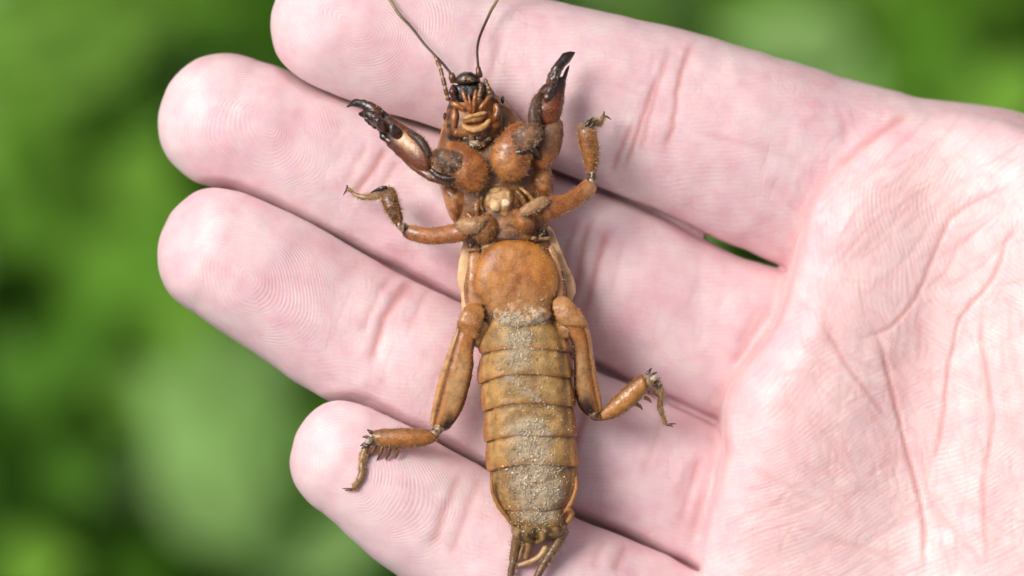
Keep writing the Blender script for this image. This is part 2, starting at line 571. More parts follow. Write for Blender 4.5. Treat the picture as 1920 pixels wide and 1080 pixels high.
lump = (vnoise(HV[:, 0] / 70, HV[:, 1] / 70, 2.2) - .5) * 5 + (vnoise(HV[:, 0] / 30, HV[:, 1] / 30, 9.1) - .5) * 2.2
HV = HV + HN * (groove + lump)[:, None]

# ---- friction ridges: phases for the material
hx, hy, hz_ = HV[:, 0], HV[:, 1], HV[:, 2]
ph_tip = np.zeros(len(HV)); w_tip = np.zeros(len(HV)); ph_seg = np.zeros(len(HV)); w_seg = np.zeros(len(HV))
fd = np.full(len(HV), 1e9)
CORE = {'index': (150, -8), 'middle': (190, -2), 'ring': (200, 30), 'little': (118, 12)}
for name, F in FINGERS.items():
    f, s, d, w = finger_sd(F, hx, hy, hz_)
    m = (f < fd) & (f < 30)
    fd[m] = f[m]
    c = CORE[name]
    rot, ell, arms = {'index': (.5, 1.25, 1), 'middle': (-.35, 1.1, 2), 'ring': (.7, 1.35, 1), 'little': (-.2, 1.2, -1)}[name]
    s_, d_ = s[m] - c[0], d[m] - c[1]
    s_ = s_ + (vnoise(hx[m] / 120, hy[m] / 120, 11.3) - .5) * 60; d_ = d_ + (vnoise(hx[m] / 120, hy[m] / 120, 13.9) - .5) * 60
    near_ = np.exp(-(s_ ** 2 + d_ ** 2) / 90.0 ** 2) * rot
    s_, d_ = s_ * np.cos(near_) - d_ * np.sin(near_), s_ * np.sin(near_) + d_ * np.cos(near_)
    d_ = d_ * (1 + (ell - 1) * np.exp(-(s_ ** 2 + d_ ** 2) / 80.0 ** 2))
    arc = d_ + np.sign(d_) * 0.25 * np.maximum(np.abs(d_) - 70, 0) + np.clip(F['gt'].max() - hz_[m], 0, 200) * np.sign(d_) * .35
    wx = (vnoise(hx[m] / 60, hy[m] / 60, 3.3) - .5) * 11
    base = np.where(s_ < 0, np.hypot(s_ * 1.0, arc * .95), np.hypot(s_ * (0.80), arc * 1.05) + 0.2 * s_)
    tw = np.arctan2(arc, s_)
    ph_tip[m] = 2 * math.pi / 6.9 * (base + wx) + tw * arms
    w_tip[m] = sstep(400, 280, s[m])
    ph_seg[m] = 2 * math.pi / 8.6 * (d[m] * .93 + 0.35 * s[m] + (vnoise(s[m] / 90, d[m] / 90, 7.7) - .5) * 26)
    w_seg[m] = sstep(280, 400, s[m])
palm_d = poly_sd(PALM, hx, hy)
pm = sstep(6, -24, palm_d)
rad = np.hypot(hx - 1300, (hy - 1250))
ph_palm = 2 * math.pi / 8.8 * (0.86 * hy + 0.42 * hx - 50 * gauss(hx, hy, 1480, 800, 120, 90) + (vnoise(hx / 140, hy / 140, 4.4) - .5) * 46)
ph_palm2 = 2 * math.pi / 8.8 * (np.hypot(hx - 1960, hy - 420) + (vnoise(hx / 120, hy / 120, 6.1) - .5) * 40)
pb = sstep(-60, 60, (hx - 1500) * .6 - (hy - 560))
ph_seg = np.where(pm > .5, ph_palm, ph_seg)
w_seg = np.maximum(w_seg * (1 - pm), 0) * .5
w_palm = pm * .6
hp = np.where(pb > .5, ph_palm2, ph_palm)

hand_me = bpy.data.meshes.new('hand')
hand_me.from_pydata(to_local(HV).tolist(), [], HQ[:, ::-1].tolist())
hand_me.polygons.foreach_set('use_smooth', np.ones(len(HQ), bool))
set_attr(hand_me, 'ph_tip', ph_tip); set_attr(hand_me, 'w_tip', w_tip * sstep(-.2, .3, HN[:, 2]))
set_attr(hand_me, 'ph_seg', 2 * math.pi / 8.6 * 0 + ph_seg); set_attr(hand_me, 'w_seg', w_seg * sstep(-.2, .3, HN[:, 2]))
set_attr(hand_me, 'ph_palm', ph_palm); set_attr(hand_me, 'ph_palm2', ph_palm2)
set_attr(hand_me, 'w_palm', w_palm * (1 - pb) * sstep(-.1, .3, HN[:, 2])); set_attr(hand_me, 'w_palm2', w_palm * pb * sstep(-.1, .3, HN[:, 2]))
set_attr(hand_me, 'fold', red); set_attr(hand_me, 'palm', sstep(30, -120, palm_d))

# ---- skin
def make_skin():
    m, nt, b = nodemat('skin')
    tc = N(nt, 'ShaderNodeTexCoord').outputs['Object']
    big = NOISE(nt, 95, 3, .55, tc)
    mid = NOISE(nt, 330, 3, .6, tc)
    fine = NOISE(nt, 2600, 2, .6, tc)
    blot = MATH(nt, 'MULTIPLY_ADD', mid, .5, MATH(nt, 'MULTIPLY', big, .5))
    pink = RAMP(nt, blot, [(0.34, (.84, .675, .67)), (0.50, (.80, .575, .592)), (0.66, (.745, .46, .50))])
    pale = RAMP(nt, blot, [(0.34, (.85, .665, .64)), (0.50, (.81, .585, .575)), (0.66, (.765, .50, .50))])
    col = MIX(nt, ATTR(nt, 'palm'), pink, pale)
    waves = []
    for ph, w in (('ph_tip', 'w_tip'), ('ph_seg', 'w_seg'), ('ph_palm', 'w_palm'), ('ph_palm2', 'w_palm2')):
        jit = MATH(nt, 'MULTIPLY_ADD', fine, 1.6, ATTR(nt, ph))
        sn = MATH(nt, 'SINE', jit)
        waves.append(MATH(nt, 'MULTIPLY', sn, ATTR(nt, w)))
    tot = MATH(nt, 'ADD', MATH(nt, 'ADD', waves[0], waves[1]), MATH(nt, 'ADD', waves[2], waves[3]))
    brk = RAMP(nt, NOISE(nt, 420, 2, .5, tc), [(.35, (.12,) * 3), (.65, (1,) * 3)])
    tot = MATH(nt, 'MULTIPLY', tot, brk)
    valley = MATH(nt, 'MULTIPLY', MATH(nt, 'SUBTRACT', .35, tot, clamp=True), .11)
    col = MIX(nt, valley, col, (.66, .27, .30))
    col = MIX(nt, MATH(nt, 'MULTIPLY', ATTR(nt, 'fold'), .62), col, (.58, .22, .20))
    nt.links.new(col, b.inputs['Base Color'])
    vo = N(nt, 'ShaderNodeTexVoronoi', feature='DISTANCE_TO_EDGE', i_Scale=620.0, i_Randomness=1.0)
    mp = N(nt, 'ShaderNodeMapping'); mp.inputs['Scale'].default_value = (1.0, .45, 1.0); mp.inputs['Rotation'].default_value = (0, 0, .35)
    wv = N(nt, 'ShaderNodeVectorMath', operation='ADD')
    nz = N(nt, 'ShaderNodeTexNoise', i_Scale=500.0); nt.links.new(tc, nz.inputs['Vector'])
    sc_v = N(nt, 'ShaderNodeVectorMath', operation='SCALE'); sc_v.inputs['Scale'].default_value = .0012
    nt.links.new(nz.outputs['Color'], sc_v.inputs[0]); nt.links.new(tc, wv.inputs[0]); nt.links.new(sc_v.outputs[0], wv.inputs[1])
    nt.links.new(wv.outputs[0], mp.inputs['Vector']); nt.links.new(mp.outputs[0], vo.inputs['Vector'])
    web = MATH(nt, 'SUBTRACT', 1.0, MATH(nt, 'MULTIPLY', vo.outputs['Distance'], 9.0), clamp=True)
    web = MATH(nt, 'MULTIPLY', web, MATH(nt, 'SUBTRACT', 1.0, ATTR(nt, 'w_tip')))
    web = MATH(nt, 'MULTIPLY', web, RAMP(nt, NOISE(nt, 240, 2, .5, tc), [(.40, (0,) * 3), (.62, (1,) * 3)]))
    col2 = MIX(nt, MATH(nt, 'MULTIPLY', web, MATH(nt, 'MULTIPLY_ADD', ATTR(nt, 'palm'), .05, .07)), col, (.58, .24, .24))
    nt.links.new(col2, b.inputs['Base Color'])
    hgt = MATH(nt, 'ADD', MATH(nt, 'MULTIPLY', tot, .40), MATH(nt, 'MULTIPLY', fine, 1.1))
    hgt = MATH(nt, 'SUBTRACT', hgt, MATH(nt, 'MULTIPLY', web, .5))
    bump = N(nt, 'ShaderNodeBump', i_Strength=0.36, i_Distance=1.6 * S)
    nt.links.new(hgt, bump.inputs['Height'])
    nt.links.new(bump.outputs[0], b.inputs['Normal'])
    rg = RAMP(nt, mid, [(.35, (.42,) * 3), (.65, (.56,) * 3)])
    nt.links.new(rg, b.inputs['Roughness'])
    b.inputs['Specular IOR Level'].default_value = 0.42
    b.inputs['Subsurface Weight'].default_value = 0.6
    b.inputs['Subsurface Radius'].default_value = (1.0, .36, .22)
    b.inputs['Subsurface Scale'].default_value = 0.0006
    b.inputs['Subsurface Anisotropy'].default_value = .6
    return m

hand = link('hand', hand_me, make_skin())
hand.location = (0, 0, H0)
tag(hand, 'open human hand held palm up with pink fingers and creased pale palm', 'hand')
_hl = to_local(HV)
HAND_BVH = BVHTree.FromPolygons(HV.tolist(), HQ.tolist())
def hand_z(x, y):
    h = HAND_BVH.ray_cast(Vector((float(x), float(y), 600)), Vector((0, 0, -1)))
    return h[0].z if h[0] is not None else -60.0

# ================================================================= THE PLANTS BELOW
def make_ground():
    n = 60
    xs = np.linspace(-1, 1, n); xs = np.sign(xs) * np.abs(xs) ** 2.2 * 12
    gx, gy = np.meshgrid(xs, xs, indexing='ij')
    gz = (vnoise(gx * 6, gy * 6) - .5) * .05
    V = np.stack([gx.ravel(), gy.ravel(), gz.ravel()], 1)
    F = [(i * n + j, (i + 1) * n + j, (i + 1) * n + j + 1, i * n + j + 1) for i in range(n - 1) for j in range(n - 1)]
    me = bpy.data.meshes.new('ground'); me.from_pydata(V.tolist(), [], F)
    m, nt, b = nodemat('soil')
    tc = N(nt, 'ShaderNodeTexCoord').outputs['Object']
    nt.links.new(RAMP(nt, NOISE(nt, 30, 5, .6, tc), [(.3, (.018, .012, .008)), (.7, (.07, .05, .032))]), b.inputs['Base Color'])
    b.inputs['Roughness'].default_value = .95
    tag(link('ground', me, m), 'dark bare soil under the plants', 'ground', kind='structure')
make_ground()

def leaf_material():
    m, nt, b = nodemat('leaf')
    tc = N(nt, 'ShaderNodeTexCoord').outputs['Object']
    tint = ATTR(nt, 'tint', 'Color')
    col = MIX(nt, 1.0, tint, RAMP(nt, NOISE(nt, 60, 3, .5, tc), [(.3, (.75,) * 3), (.7, (1.15,) * 3)]), 'MULTIPLY')
    nt.links.new(col, b.inputs['Base Color'])
    b.inputs['Roughness'].default_value = .65
    b.inputs['Specular IOR Level'].default_value = .2
    tr = N(nt, 'ShaderNodeBsdfTranslucent')
    nt.links.new(MIX(nt, 1.0, col, (.9, 1.2, .45), 'MULTIPLY'), tr.inputs[0])
    mx = N(nt, 'ShaderNodeMixShader'); mx.inputs[0].default_value = .32
    out = nt.nodes['Material Output']
    nt.links.new(b.outputs[0], mx.inputs[1]); nt.links.new(tr.outputs[0], mx.inputs[2]); nt.links.new(mx.outputs[0], out.inputs[0])
    return m

def leaf_mesh(L, W, curl, fold):
    nu, nv = 7, 5
    u = np.linspace(0, 1, nu); v = np.linspace(-1, 1, nv)
    U, Vv = np.meshgrid(u, v, indexing='ij')
    wid = W * (np.sin(np.pi * U ** .8) ** .8 * (1 - .25 * U) + .02)
    x = U * L; y = Vv * wid
    z = -curl * L * U ** 2 + fold * np.abs(y)
    P = np.stack([x.ravel(), y.ravel(), z.ravel()], 1)
    F = [(i * nv + j, (i + 1) * nv + j, (i + 1) * nv + j + 1, i * nv + j + 1) for i in range(nu - 1) for j in range(nv - 1)]
    return P, np.array(F)

def rotm(yaw, pitch, roll):
    cy, sy, cp, sp, cr, sr = math.cos(yaw), math.sin(yaw), math.cos(pitch), math.sin(pitch), math.cos(roll), math.sin(roll)
    A = np.array([[cy, -sy, 0], [sy, cy, 0], [0, 0, 1]]); B = np.array([[cp, 0, sp], [0, 1, 0], [-sp, 0, cp]]); C = np.array([[1, 0, 0], [0, cr, -sr], [0, sr, cr]])
    return A @ B @ C

def undergrowth():
    r = np.random.default_rng(BG_SEED)
    VV, FF, CC = [], [], []
    n0 = 0
    def add(P, F, c):
        nonlocal n0
        VV.append(P); FF.append(F + n0); CC.append(np.tile(c, (len(P), 1))); n0 += len(P)
    greens = [(.075, .20, .010), (.11, .265, .016), (.18, .37, .035), (.042, .125, .006), (.27, .45, .13)]
    def put(x, y, z, L, g, yaw=None, flat=False):
        P, F = leaf_mesh(L, L * r.uniform(.26, .40), r.uniform(.05, .3), r.uniform(0, .35))
        R = rotm(r.uniform(0, 6.28) if yaw is None else yaw, r.normal(-.1, .15 if flat else .42), r.normal(0, .15 if flat else .42))
        c = np.array(g) * r.uniform(.8, 1.2)
        add((P - np.array([L * .5, 0, 0])) @ R.T + np.array([x, y, z]), F, c)
    def stem(x, y, h, lean):
        k = 6
        t = np.linspace(0, 1, 5)
        ring = []
        for tt in t:
            for a in range(k):
                an = 6.283 * a / k; rr = .0028 * (1 - .5 * tt)
                ring.append((x + lean[0] * tt ** 2 + rr * math.cos(an), y + lean[1] * tt ** 2 + rr * math.sin(an), h * tt))
        F = [(i * k + a, i * k + (a + 1) % k, (i + 1) * k + (a + 1) % k, (i + 1) * k + a) for i in range(4) for a in range(k)]
        add(np.array(ring), np.array(F), (.07, .13, .03))
    CZ = H0 + ZF * S + DIST
    def at(px, py, z):
        k = (CZ - z) / DIST * S
        return (px - 960) * k, (540 - py) * k
    DARK = [(235, 500, 120), (70, 520, 110), (110, 960, 190), (20, 1040, 150), (200, 20, 90), (1870, 40, 90), (1650, 120, 80), (1560, 20, 60), (60, 800, 90), (450, 30, 60)]
    # low plants: stems with leaves all the way up
    for _ in range(1300):
        x, y = r.uniform(-.6, .6), r.uniform(-.5, .5)
        h = r.uniform(.12, .34)
        k = (CZ - h) / DIST * S
        px, py = 960 + x / k, 540 - y / k
        if any(math.hypot(px - a, py - b) < c * .85 for a, b, c in DARK):
            continue
        lean = r.normal(0, .03, 2)
        stem(x, y, h, lean)
        for q in range(r.integers(6, 12)):
            t = r.uniform(.35, 1.0)
            g = greens[r.integers(0, 5)]
            put(x + lean[0] * t * t + r.normal(0, .022), y + lean[1] * t * t + r.normal(0, .022), h * t, r.uniform(.022, .046), g)
    # the same growth farther out, thinner and coarser
    for _ in range(1100):
        a, q = r.uniform(0, 6.283), .55 + 2.2 * r.random() ** .8
        x, y, h = q * math.cos(a), q * math.sin(a), r.uniform(.12, .36)
        stem(x, y, h, r.normal(0, .03, 2))
        for _k in range(7):
            put(x + r.normal(0, .035), y + r.normal(0, .035), h * r.uniform(.35, 1.0), r.uniform(.04, .09), greens[r.integers(0, 5)])
    # broader leaves that catch the light
    for px, py, L, gi, z in ((380, 900, .085, 4, .40), (430, 840, .07, 4, .38), (330, 650, .06, 2, .36), (420, 700, .06, 2, .35), (100, 330, .08, 1, .36), (60, 180, .07, 2, .36),
                             (200, 330, .07, 1, .34), (640, 1020, .07, 4, .38), (520, 1010, .06, 1, .34), (100, 40, .06, 2, .34), (1480, 70, .07, 4, .40), (1400, 20, .05, 2, .36),
                             (1880, 190, .06, 2, .37), (1780, 150, .06, 1, .35), (1750, 40, .06, 1, .34), (400, 60, .05, 0, .33), (330, 420, .05, 1, .35), (30, 700, .06, 0, .33), (150, 640, .06, 0, .33), (130, 880, .06, 0, .3),
                             (520, 760, .06, 1, .35), (280, 760, .06, 2, .34), (40, 70, .07, 2, .36), (160, 110, .07, 2, .36), (270, 240, .06, 1, .35), (60, 430, .06, 1, .35), (30, 260, .07, 2, .36), (250, 120, .06, 1, .34), (180, 420, .06, 2, .35), (470, 700, .06, 4, .36), (350, 780, .07, 4, .37), (560, 960, .07, 2, .36)):
        x, y = at(px, py, z)
        put(x, y, z, L * .5, greens[gi], flat=True)
        put(x + r.normal(0, .012), y + r.normal(0, .012), z - .01, L * .45, greens[gi], flat=True)
        stem(x + .01, y, z - .004, (-.01, 0))
    V = np.vstack(VV); F = np.vstack(FF)
    me = bpy.data.meshes.new('undergrowth'); me.from_pydata(V.tolist(), [], F.tolist())
    me.polygons.foreach_set('use_smooth', np.ones(len(F), bool))
    set_attr(me, 'tint', np.vstack(CC), 'FLOAT_COLOR')
    tag(link('undergrowth', me, leaf_material()), 'blurred mass of green leafy plants far below the hand', 'plants', kind='stuff')
BG_SEED = 11
undergrowth()

# ================================================================= THE MOLE CRICKET (lying on its back)
OR = (.44, .155, .034); DK = (.10, .030, .010); PALE = (.66, .41, .21); AMB = (.50, .205, .036)
OLIVE = (.27, .155, .052); BLK = (.012, .010, .011); BEIGE = (.60, .36, .18); RUST = (.30, .095, .022); BRN = (.17, .075, .035)

def chitin(name, rough=.32, coat=.5, sss=.10, dirt=.14, bumpd=1.0):
    m, nt, b = nodemat(name)
    tc = N(nt, 'ShaderNodeTexCoord').outputs['Object']
    tint = ATTR(nt, 'tint', 'Color')
    n1 = NOISE(nt, 900, 4, .6, tc); n2 = NOISE(nt, 5200, 3, .6, tc); n3 = NOISE(nt, 2100, 4, .65, tc)
    col = MIX(nt, 1.0, tint, RAMP(nt, n1, [(.28, (.60, .50, .42)), (.5, (1, 1, 1)), (.75, (1.22, 1.18, 1.06))]), 'MULTIPLY')
    col = MIX(nt, MATH(nt, 'MULTIPLY', RAMP(nt, n3, [(.56, (0,) * 3), (.70, (1,) * 3)]), dirt), col, (.42, .30, .19))
    col = MIX(nt, MATH(nt, 'MULTIPLY', RAMP(nt, n2, [(.60, (0,) * 3), (.72, (1,) * 3)]), dirt * .8), col, (.55, .45, .34))
    nt.links.new(col, b.inputs['Base Color'])
    rr = RAMP(nt, n3, [(.35, (rough - .1,) * 3), (.65, (rough + .18,) * 3)])
    nt.links.new(rr, b.inputs['Roughness'])
    bump = N(nt, 'ShaderNodeBump', i_Strength=.8, i_Distance=2.2 * S * bumpd)
    nt.links.new(MATH(nt, 'ADD', MATH(nt, 'MULTIPLY', n2, .8), n1), bump.inputs['Height'])
    nt.links.new(bump.outputs[0], b.inputs['Normal'])
    b.inputs['Coat Weight'].default_value = coat
    b.inputs['Coat Roughness'].default_value = .2
    b.inputs['Subsurface Weight'].default_value = sss
    b.inputs['Subsurface Radius'].default_value = (1, .45, .15)
    b.inputs['Subsurface Scale'].default_value = .00012
    return m
M_SHELL = chitin('shell')
M_GLOSS = chitin('glossy_shell', .24, .6, .05, .15, .7)
M_SOFT = chitin('soft_skin', .55, .0, .35, .2, 1.0)
M_SATIN = chitin('satin_shell', .42, .2, .3, .1, .8)
M_BELLY = chitin('belly_shell', .46, .1, .2, .25, 1.5)
M_DUSTY = chitin('dusty_shell', .42, .25, .08, .3, 1.3)
m_, nt_, b_ = nodemat('bristle')
nt_.links.new(ATTR(nt_, 'tint', 'Color'), b_.inputs['Base Color'])
b_.inputs['Roughness'].default_value = .45
M_HAIR = m_

cricket = bpy.data.objects.new('mole_cricket', None)
cricket.location = (0, 0, H0)
cricket.empty_display_size = .01
sc.collection.objects.link(cricket)
tag(cricket, 'brown mole cricket lying on its back across the fingers, belly dusted with sand', 'insect')
SURF = []          # (verts, faces) in modelling space, for dropping sand on

def make(name, V, F, col, mat, parent, smooth=True, surf=True, label=None):
    V = np.asarray(V, float)
    me = bpy.data.meshes.new(name)
    me.from_pydata(to_local(V).tolist(), [], [tuple(reversed(f)) for f in F])
    me.polygons.foreach_set('use_smooth', np.full(len(F), smooth))
    c = np.asarray(col, float)
    if mat is not M_HAIR:
        c = np.clip(c, 0, 1) ** 1.2 * np.array((.94, .84, .74))
    if c.ndim == 1:
        c = np.tile(c, (len(V), 1))
    set_attr(me, 'tint', c, 'FLOAT_COLOR')
    ob = link(name, me, mat, parent)
    if label:
        ob['label'] = label
    if surf:
        SURF.append((V, [tuple(f) for f in F]))
    ob_info[ob.name] = (V, F)
    return ob
ob_info = {}

def lerp(a, b, t):
    t = np.asarray(t)[:, None]
    return np.asarray(a) * (1 - t) + np.asarray(b) * t

def ring_faces(n, m, closed=True):
    F = []
    for i in range(n - 1):
        for j in range(m):
            F.append((i * m + j, i * m + (j + 1) % m, (i + 1) * m + (j + 1) % m, (i + 1) * m + j))
    F.append(tuple(range(m))[::-1]); F.append(tuple((n - 1) * m + j for j in range(m)))
    return F

def loft(L, R, z, flat=.8, n=22, m=18, caps=(.12, .12), p=2.0, ridge=None):
    """solid limb between two traced edges; z = height of its mid line along the length."""
    A, B = catmull(L, n), catmull(R, n)
    t = np.linspace(0, 1, n)
    z = np.asarray(z, float)
    zz = np.interp(t, np.linspace(0, 1, len(z)), z)
    fl = np.interp(t, np.linspace(0, 1, np.size(flat)), np.atleast_1d(flat)) if np.size(flat) > 1 else np.full(n, float(flat))
    # denser stations near rounded ends
    k = np.ones(n)
    if caps[0] > 0:
        q = np.clip(t / caps[0], 0, 1); k *= np.sqrt(np.clip(1 - (1 - q) ** 2, .004, 1))
    if caps[1] > 0:
        q = np.clip((1 - t) / caps[1], 0, 1); k *= np.sqrt(np.clip(1 - (1 - q) ** 2, .004, 1))
    C = (A + B) / 2; H = (B - A) / 2
    hw = np.linalg.norm(H, axis=1)
    th = 2 * np.pi * np.arange(m) / m
    c, s = np.cos(th), np.sin(th)
    c = np.sign(c) * np.abs(c) ** (2 / p); s = np.sign(s) * np.abs(s) ** (2 / p)
    V = np.zeros((n, m, 3))
    V[:, :, :2] = C[:, None] + H[:, None] * c[None, :, None] * k[:, None, None]
    V[:, :, 2] = zz[:, None] + (hw * fl * k)[:, None] * s[None]
    T = np.repeat(t, m); TH = np.tile(th, n)
    if ridge is not None:
        V[:, :, 2] += ridge(t[:, None], th[None]) * k[:, None]
    return V.reshape(-1, 3), ring_faces(n, m), T, TH

def tube(P, r, n=24, m=10, flat=1.0, caps=(.06, .06)):
    P = catmull(P, n)
    r = np.interp(np.linspace(0, 1, n), np.linspace(0, 1, np.size(r)), np.atleast_1d(r))
    T = np.gradient(P, axis=0); T /= np.linalg.norm(T, axis=1, keepdims=True)
    up = np.array([0, 0, 1.0])
    A = np.cross(T, up); A /= np.maximum(np.linalg.norm(A, axis=1, keepdims=True), 1e-6)
    B = np.cross(A, T)
    t = np.linspace(0, 1, n); k = np.ones(n)
    if caps[0]: k *= np.sqrt(np.clip(1 - (1 - np.clip(t / caps[0], 0, 1)) ** 2, .01, 1))
    if caps[1]: k *= np.sqrt(np.clip(1 - (1 - np.clip((1 - t) / caps[1], 0, 1)) ** 2, .01, 1))
    th = 2 * np.pi * np.arange(m) / m
    V = P[:, None] + (r * k)[:, None, None] * (A[:, None] * np.cos(th)[None, :, None] + flat * B[:, None] * np.sin(th)[None, :, None])
    return V.reshape(-1, 3), ring_faces(n, m), np.repeat(t, m), np.tile(th, n)

def plate(outline, z0, h, p=2.2, rings=9, thick=10, n=40, tilt=(0, 0), wob=0.0, off=(0, 0)):
    """domed plate on a traced outline."""
    O = catmull(list(outline) + [outline[0]], n + 1)[:-1]
    c = O.mean(0) + np.array(off)
    V = [np.column_stack([O, np.full(n, z0 - thick)])]
    for i in range(rings):
        q = 1 - (i / (rings - .35)) ** 1.25
        q = max(q, .02)
        xy = c + (O - c) * q
        z = z0 + h * np.clip(1 - q ** p, 0, 1) ** (1 / p)
        z = z + (vnoise(xy[:, 0] / 14, xy[:, 1] / 14, 3.1) - .5) * wob
        V.append(np.column_stack([xy, z * np.ones(n)]))
    rho = np.concatenate([[1.0]] + [[max(1 - (i / (rings - .35)) ** 1.25, .02)] for i in range(rings)])
    V = np.vstack(V)
    V[:, 2] += (V[:, 0] - c[0]) * tilt[0] + (V[:, 1] - c[1]) * tilt[1]
    area = 0.5 * np.sum(O[:, 0] * np.roll(O[:, 1], -1) - np.roll(O[:, 0], -1) * O[:, 1])
    F = ring_faces(rings + 1, n)
    if area < 0:
        F = [tuple(reversed(f)) for f in F]
    return V, F, np.repeat(rho, n), None

def fix(V, F):
    """orient faces outward (signed volume) in modelling space."""
    V = np.asarray(V); vol = 0
    for f in F:
        for a in range(1, len(f) - 1):
            vol += np.dot(V[f[0]], np.cross(V[f[a]], V[f[a + 1]]))
    return F if vol > 0 else [tuple(reversed(f)) for f in F]

def part(name, g, col, mat, parent, surf=True, label=None, jit=1.5):
    V, F, T, TH = g
    if jit:
        n = fixn(V)
        V = V + n * ((vnoise(V[:, 0] / 6.5 + 11, V[:, 1] / 6.5, V[:, 2] / 6.5) - .5) * 2.0 * jit)[:, None]
    F = fix(V, F)
    return make(name, V, F, col, mat, parent, surf=surf, label=label)

def fixn(V):
    c = V.mean(0)
    d = V - c
    return d / np.maximum(np.linalg.norm(d, axis=1, keepdims=True), 1e-6)

def bristles(ob, count, length, tint=(.30, .15, .06), width=.5, lean=(0, 0, 0), name='bristles', sel=None, seed=0, up=-.35):
    """fine hair of one limb, as one part."""
    V, F = ob_info[ob.name]
    V = np.asarray(V)
    r = np.random.default_rng(seed + len(V))
    quads = np.array([f[:4] for f in F if len(f) == 4])
    a = np.linalg.norm(np.cross(V[quads[:, 2]] - V[quads[:, 0]], V[quads[:, 3]] - V[quads[:, 1]]), axis=1)
    count = int(count * .95)
    pick = r.choice(len(quads), count, p=a / a.sum())
    q = quads[pick]
    u, w = r.random((count, 1)), r.random((count, 1))
    P = (V[q[:, 0]] * (1 - u) + V[q[:, 1]] * u) * (1 - w) + (V[q[:, 3]] * (1 - u) + V[q[:, 2]] * u) * w
    Nn = np.cross(V[q[:, 2]] - V[q[:, 0]], V[q[:, 3]] - V[q[:, 1]])
    Nn /= np.maximum(np.linalg.norm(Nn, axis=1, keepdims=True), 1e-9)
    keep = Nn[:, 2] > up
    if sel is not None:
        keep &= sel(P)
    P, Nn = P[keep], Nn[keep]
    k = len(P)
    if not k:
        return
    L = length * r.uniform(.45, 1.15, (k, 1))
    D = Nn + r.normal(0, .33, (k, 3)) + np.array(lean)
    D /= np.linalg.norm(D, axis=1, keepdims=True)
    sd_ = np.cross(D, r.normal(0, 1, (k, 3))); sd_ /= np.maximum(np.linalg.norm(sd_, axis=1, keepdims=True), 1e-9)
    s2 = np.cross(D, sd_)
    b0, b1, b2 = P + sd_ * width, P - sd_ * width * .5 + s2 * width * .8, P - sd_ * width * .5 - s2 * width * .8
    VV = np.stack([b0, b1, b2, P + D * L], 1).reshape(-1, 3)
    i = np.arange(k) * 4
    FF = np.concatenate([np.stack([i, i + 1, i + 3], 1), np.stack([i + 1, i + 2, i + 3], 1), np.stack([i + 2, i, i + 3], 1)]).tolist()
    c = np.repeat(np.array(tint)[None] * r.uniform(.6, 1.5, (k, 1)), 4, 0)
    o = make(name, VV, FF, c, M_HAIR, ob, smooth=False, surf=False)
    o['kind'] = 'stuff'

# ---------------------------------------------------------------- trunk
def two(a, b, t): return lerp(a, b, t)

bl = [(846, 196), (832, 236), (823, 275), (822, 320), (829, 358), (848, 412), (866, 448), (872, 490), (868, 545), (880, 600), (905, 660), (915, 760), (925, 870), (950, 965)]
br = [(930, 178), (962, 205), (984, 240), (1010, 275), (1028, 310), (1034, 350), (1032, 400), (1036, 450), (1052, 490), (1064, 545), (1058, 600), (1060, 660), (1065, 760), (1068, 870), (1060, 965)]
g = loft(bl, br, [38, 44, 46, 50, 52, 52, 50, 44], flat=.46, n=60, m=30, caps=(.05, .08), p=2.4)
yy = g[0][:, 1]
cb = np.where((vnoise(g[0][:, 0] / 16, g[0][:, 1] / 16) > .55)[:, None], np.array((.22, .10, .03)), np.array((.34, .17, .06)))
body = part('body', g, cb, M_SHELL, cricket)

# pronotum: the back shield whose rim shows on both sides of the head and chest
pl = plate([(842, 196), (828, 240), (818, 290), (822, 340), (832, 372), (850, 416), (900, 425), (960, 420), (1028, 412), (1037, 360), (1034, 320), (1022, 284), (985, 236), (958, 200), (935, 180), (890, 172)], 22, 22, p=3, n=56, thick=18)
part('pronotum', pl, lerp((.58, .35, .18), (.46, .22, .075), sstep(1, .8, pl[2])), M_SHELL, cricket)
# folded wings showing as pale edges
for Lw, Rw, z in (([(868, 452), (859, 500), (857, 520), (864, 552), (866, 590)], [(882, 452), (886, 500), (888, 530), (890, 560), (892, 600)], [66, 62, 56, 50]),
                  ([(1022, 424), (1030, 470), (1040, 510), (1044, 545), (1040, 590)], [(1034, 424), (1057, 480), (1079, 535), (1074, 562), (1062, 596)], [66, 62, 56, 50])):
    part('wing', loft(Lw, Rw, z, flat=.35, n=26, m=14, caps=(.1, .1)), (.80, .60, .40), M_SATIN, cricket)

# side plates below the front legs
for out, z in (([(826, 352), (850, 342), (880, 360), (884, 380), (872, 400), (852, 416), (842, 396)], 62), ([(984, 330), (1008, 318), (1032, 326), (1036, 352), (1034, 372), (1016, 372), (994, 350)], 66)):
    g = plate(out, z, 26, wob=5, n=30)
    nb = vnoise(g[0][:, 0] / 9, g[0][:, 1] / 9, 1.2)
    o = part('side_plate', g, lerp((.52, .28, .11), (.32, .13, .035), sstep(.35, .7, nb)), M_SHELL, cricket)
    bristles(o, 90, 9, tint=(.5, .34, .18))

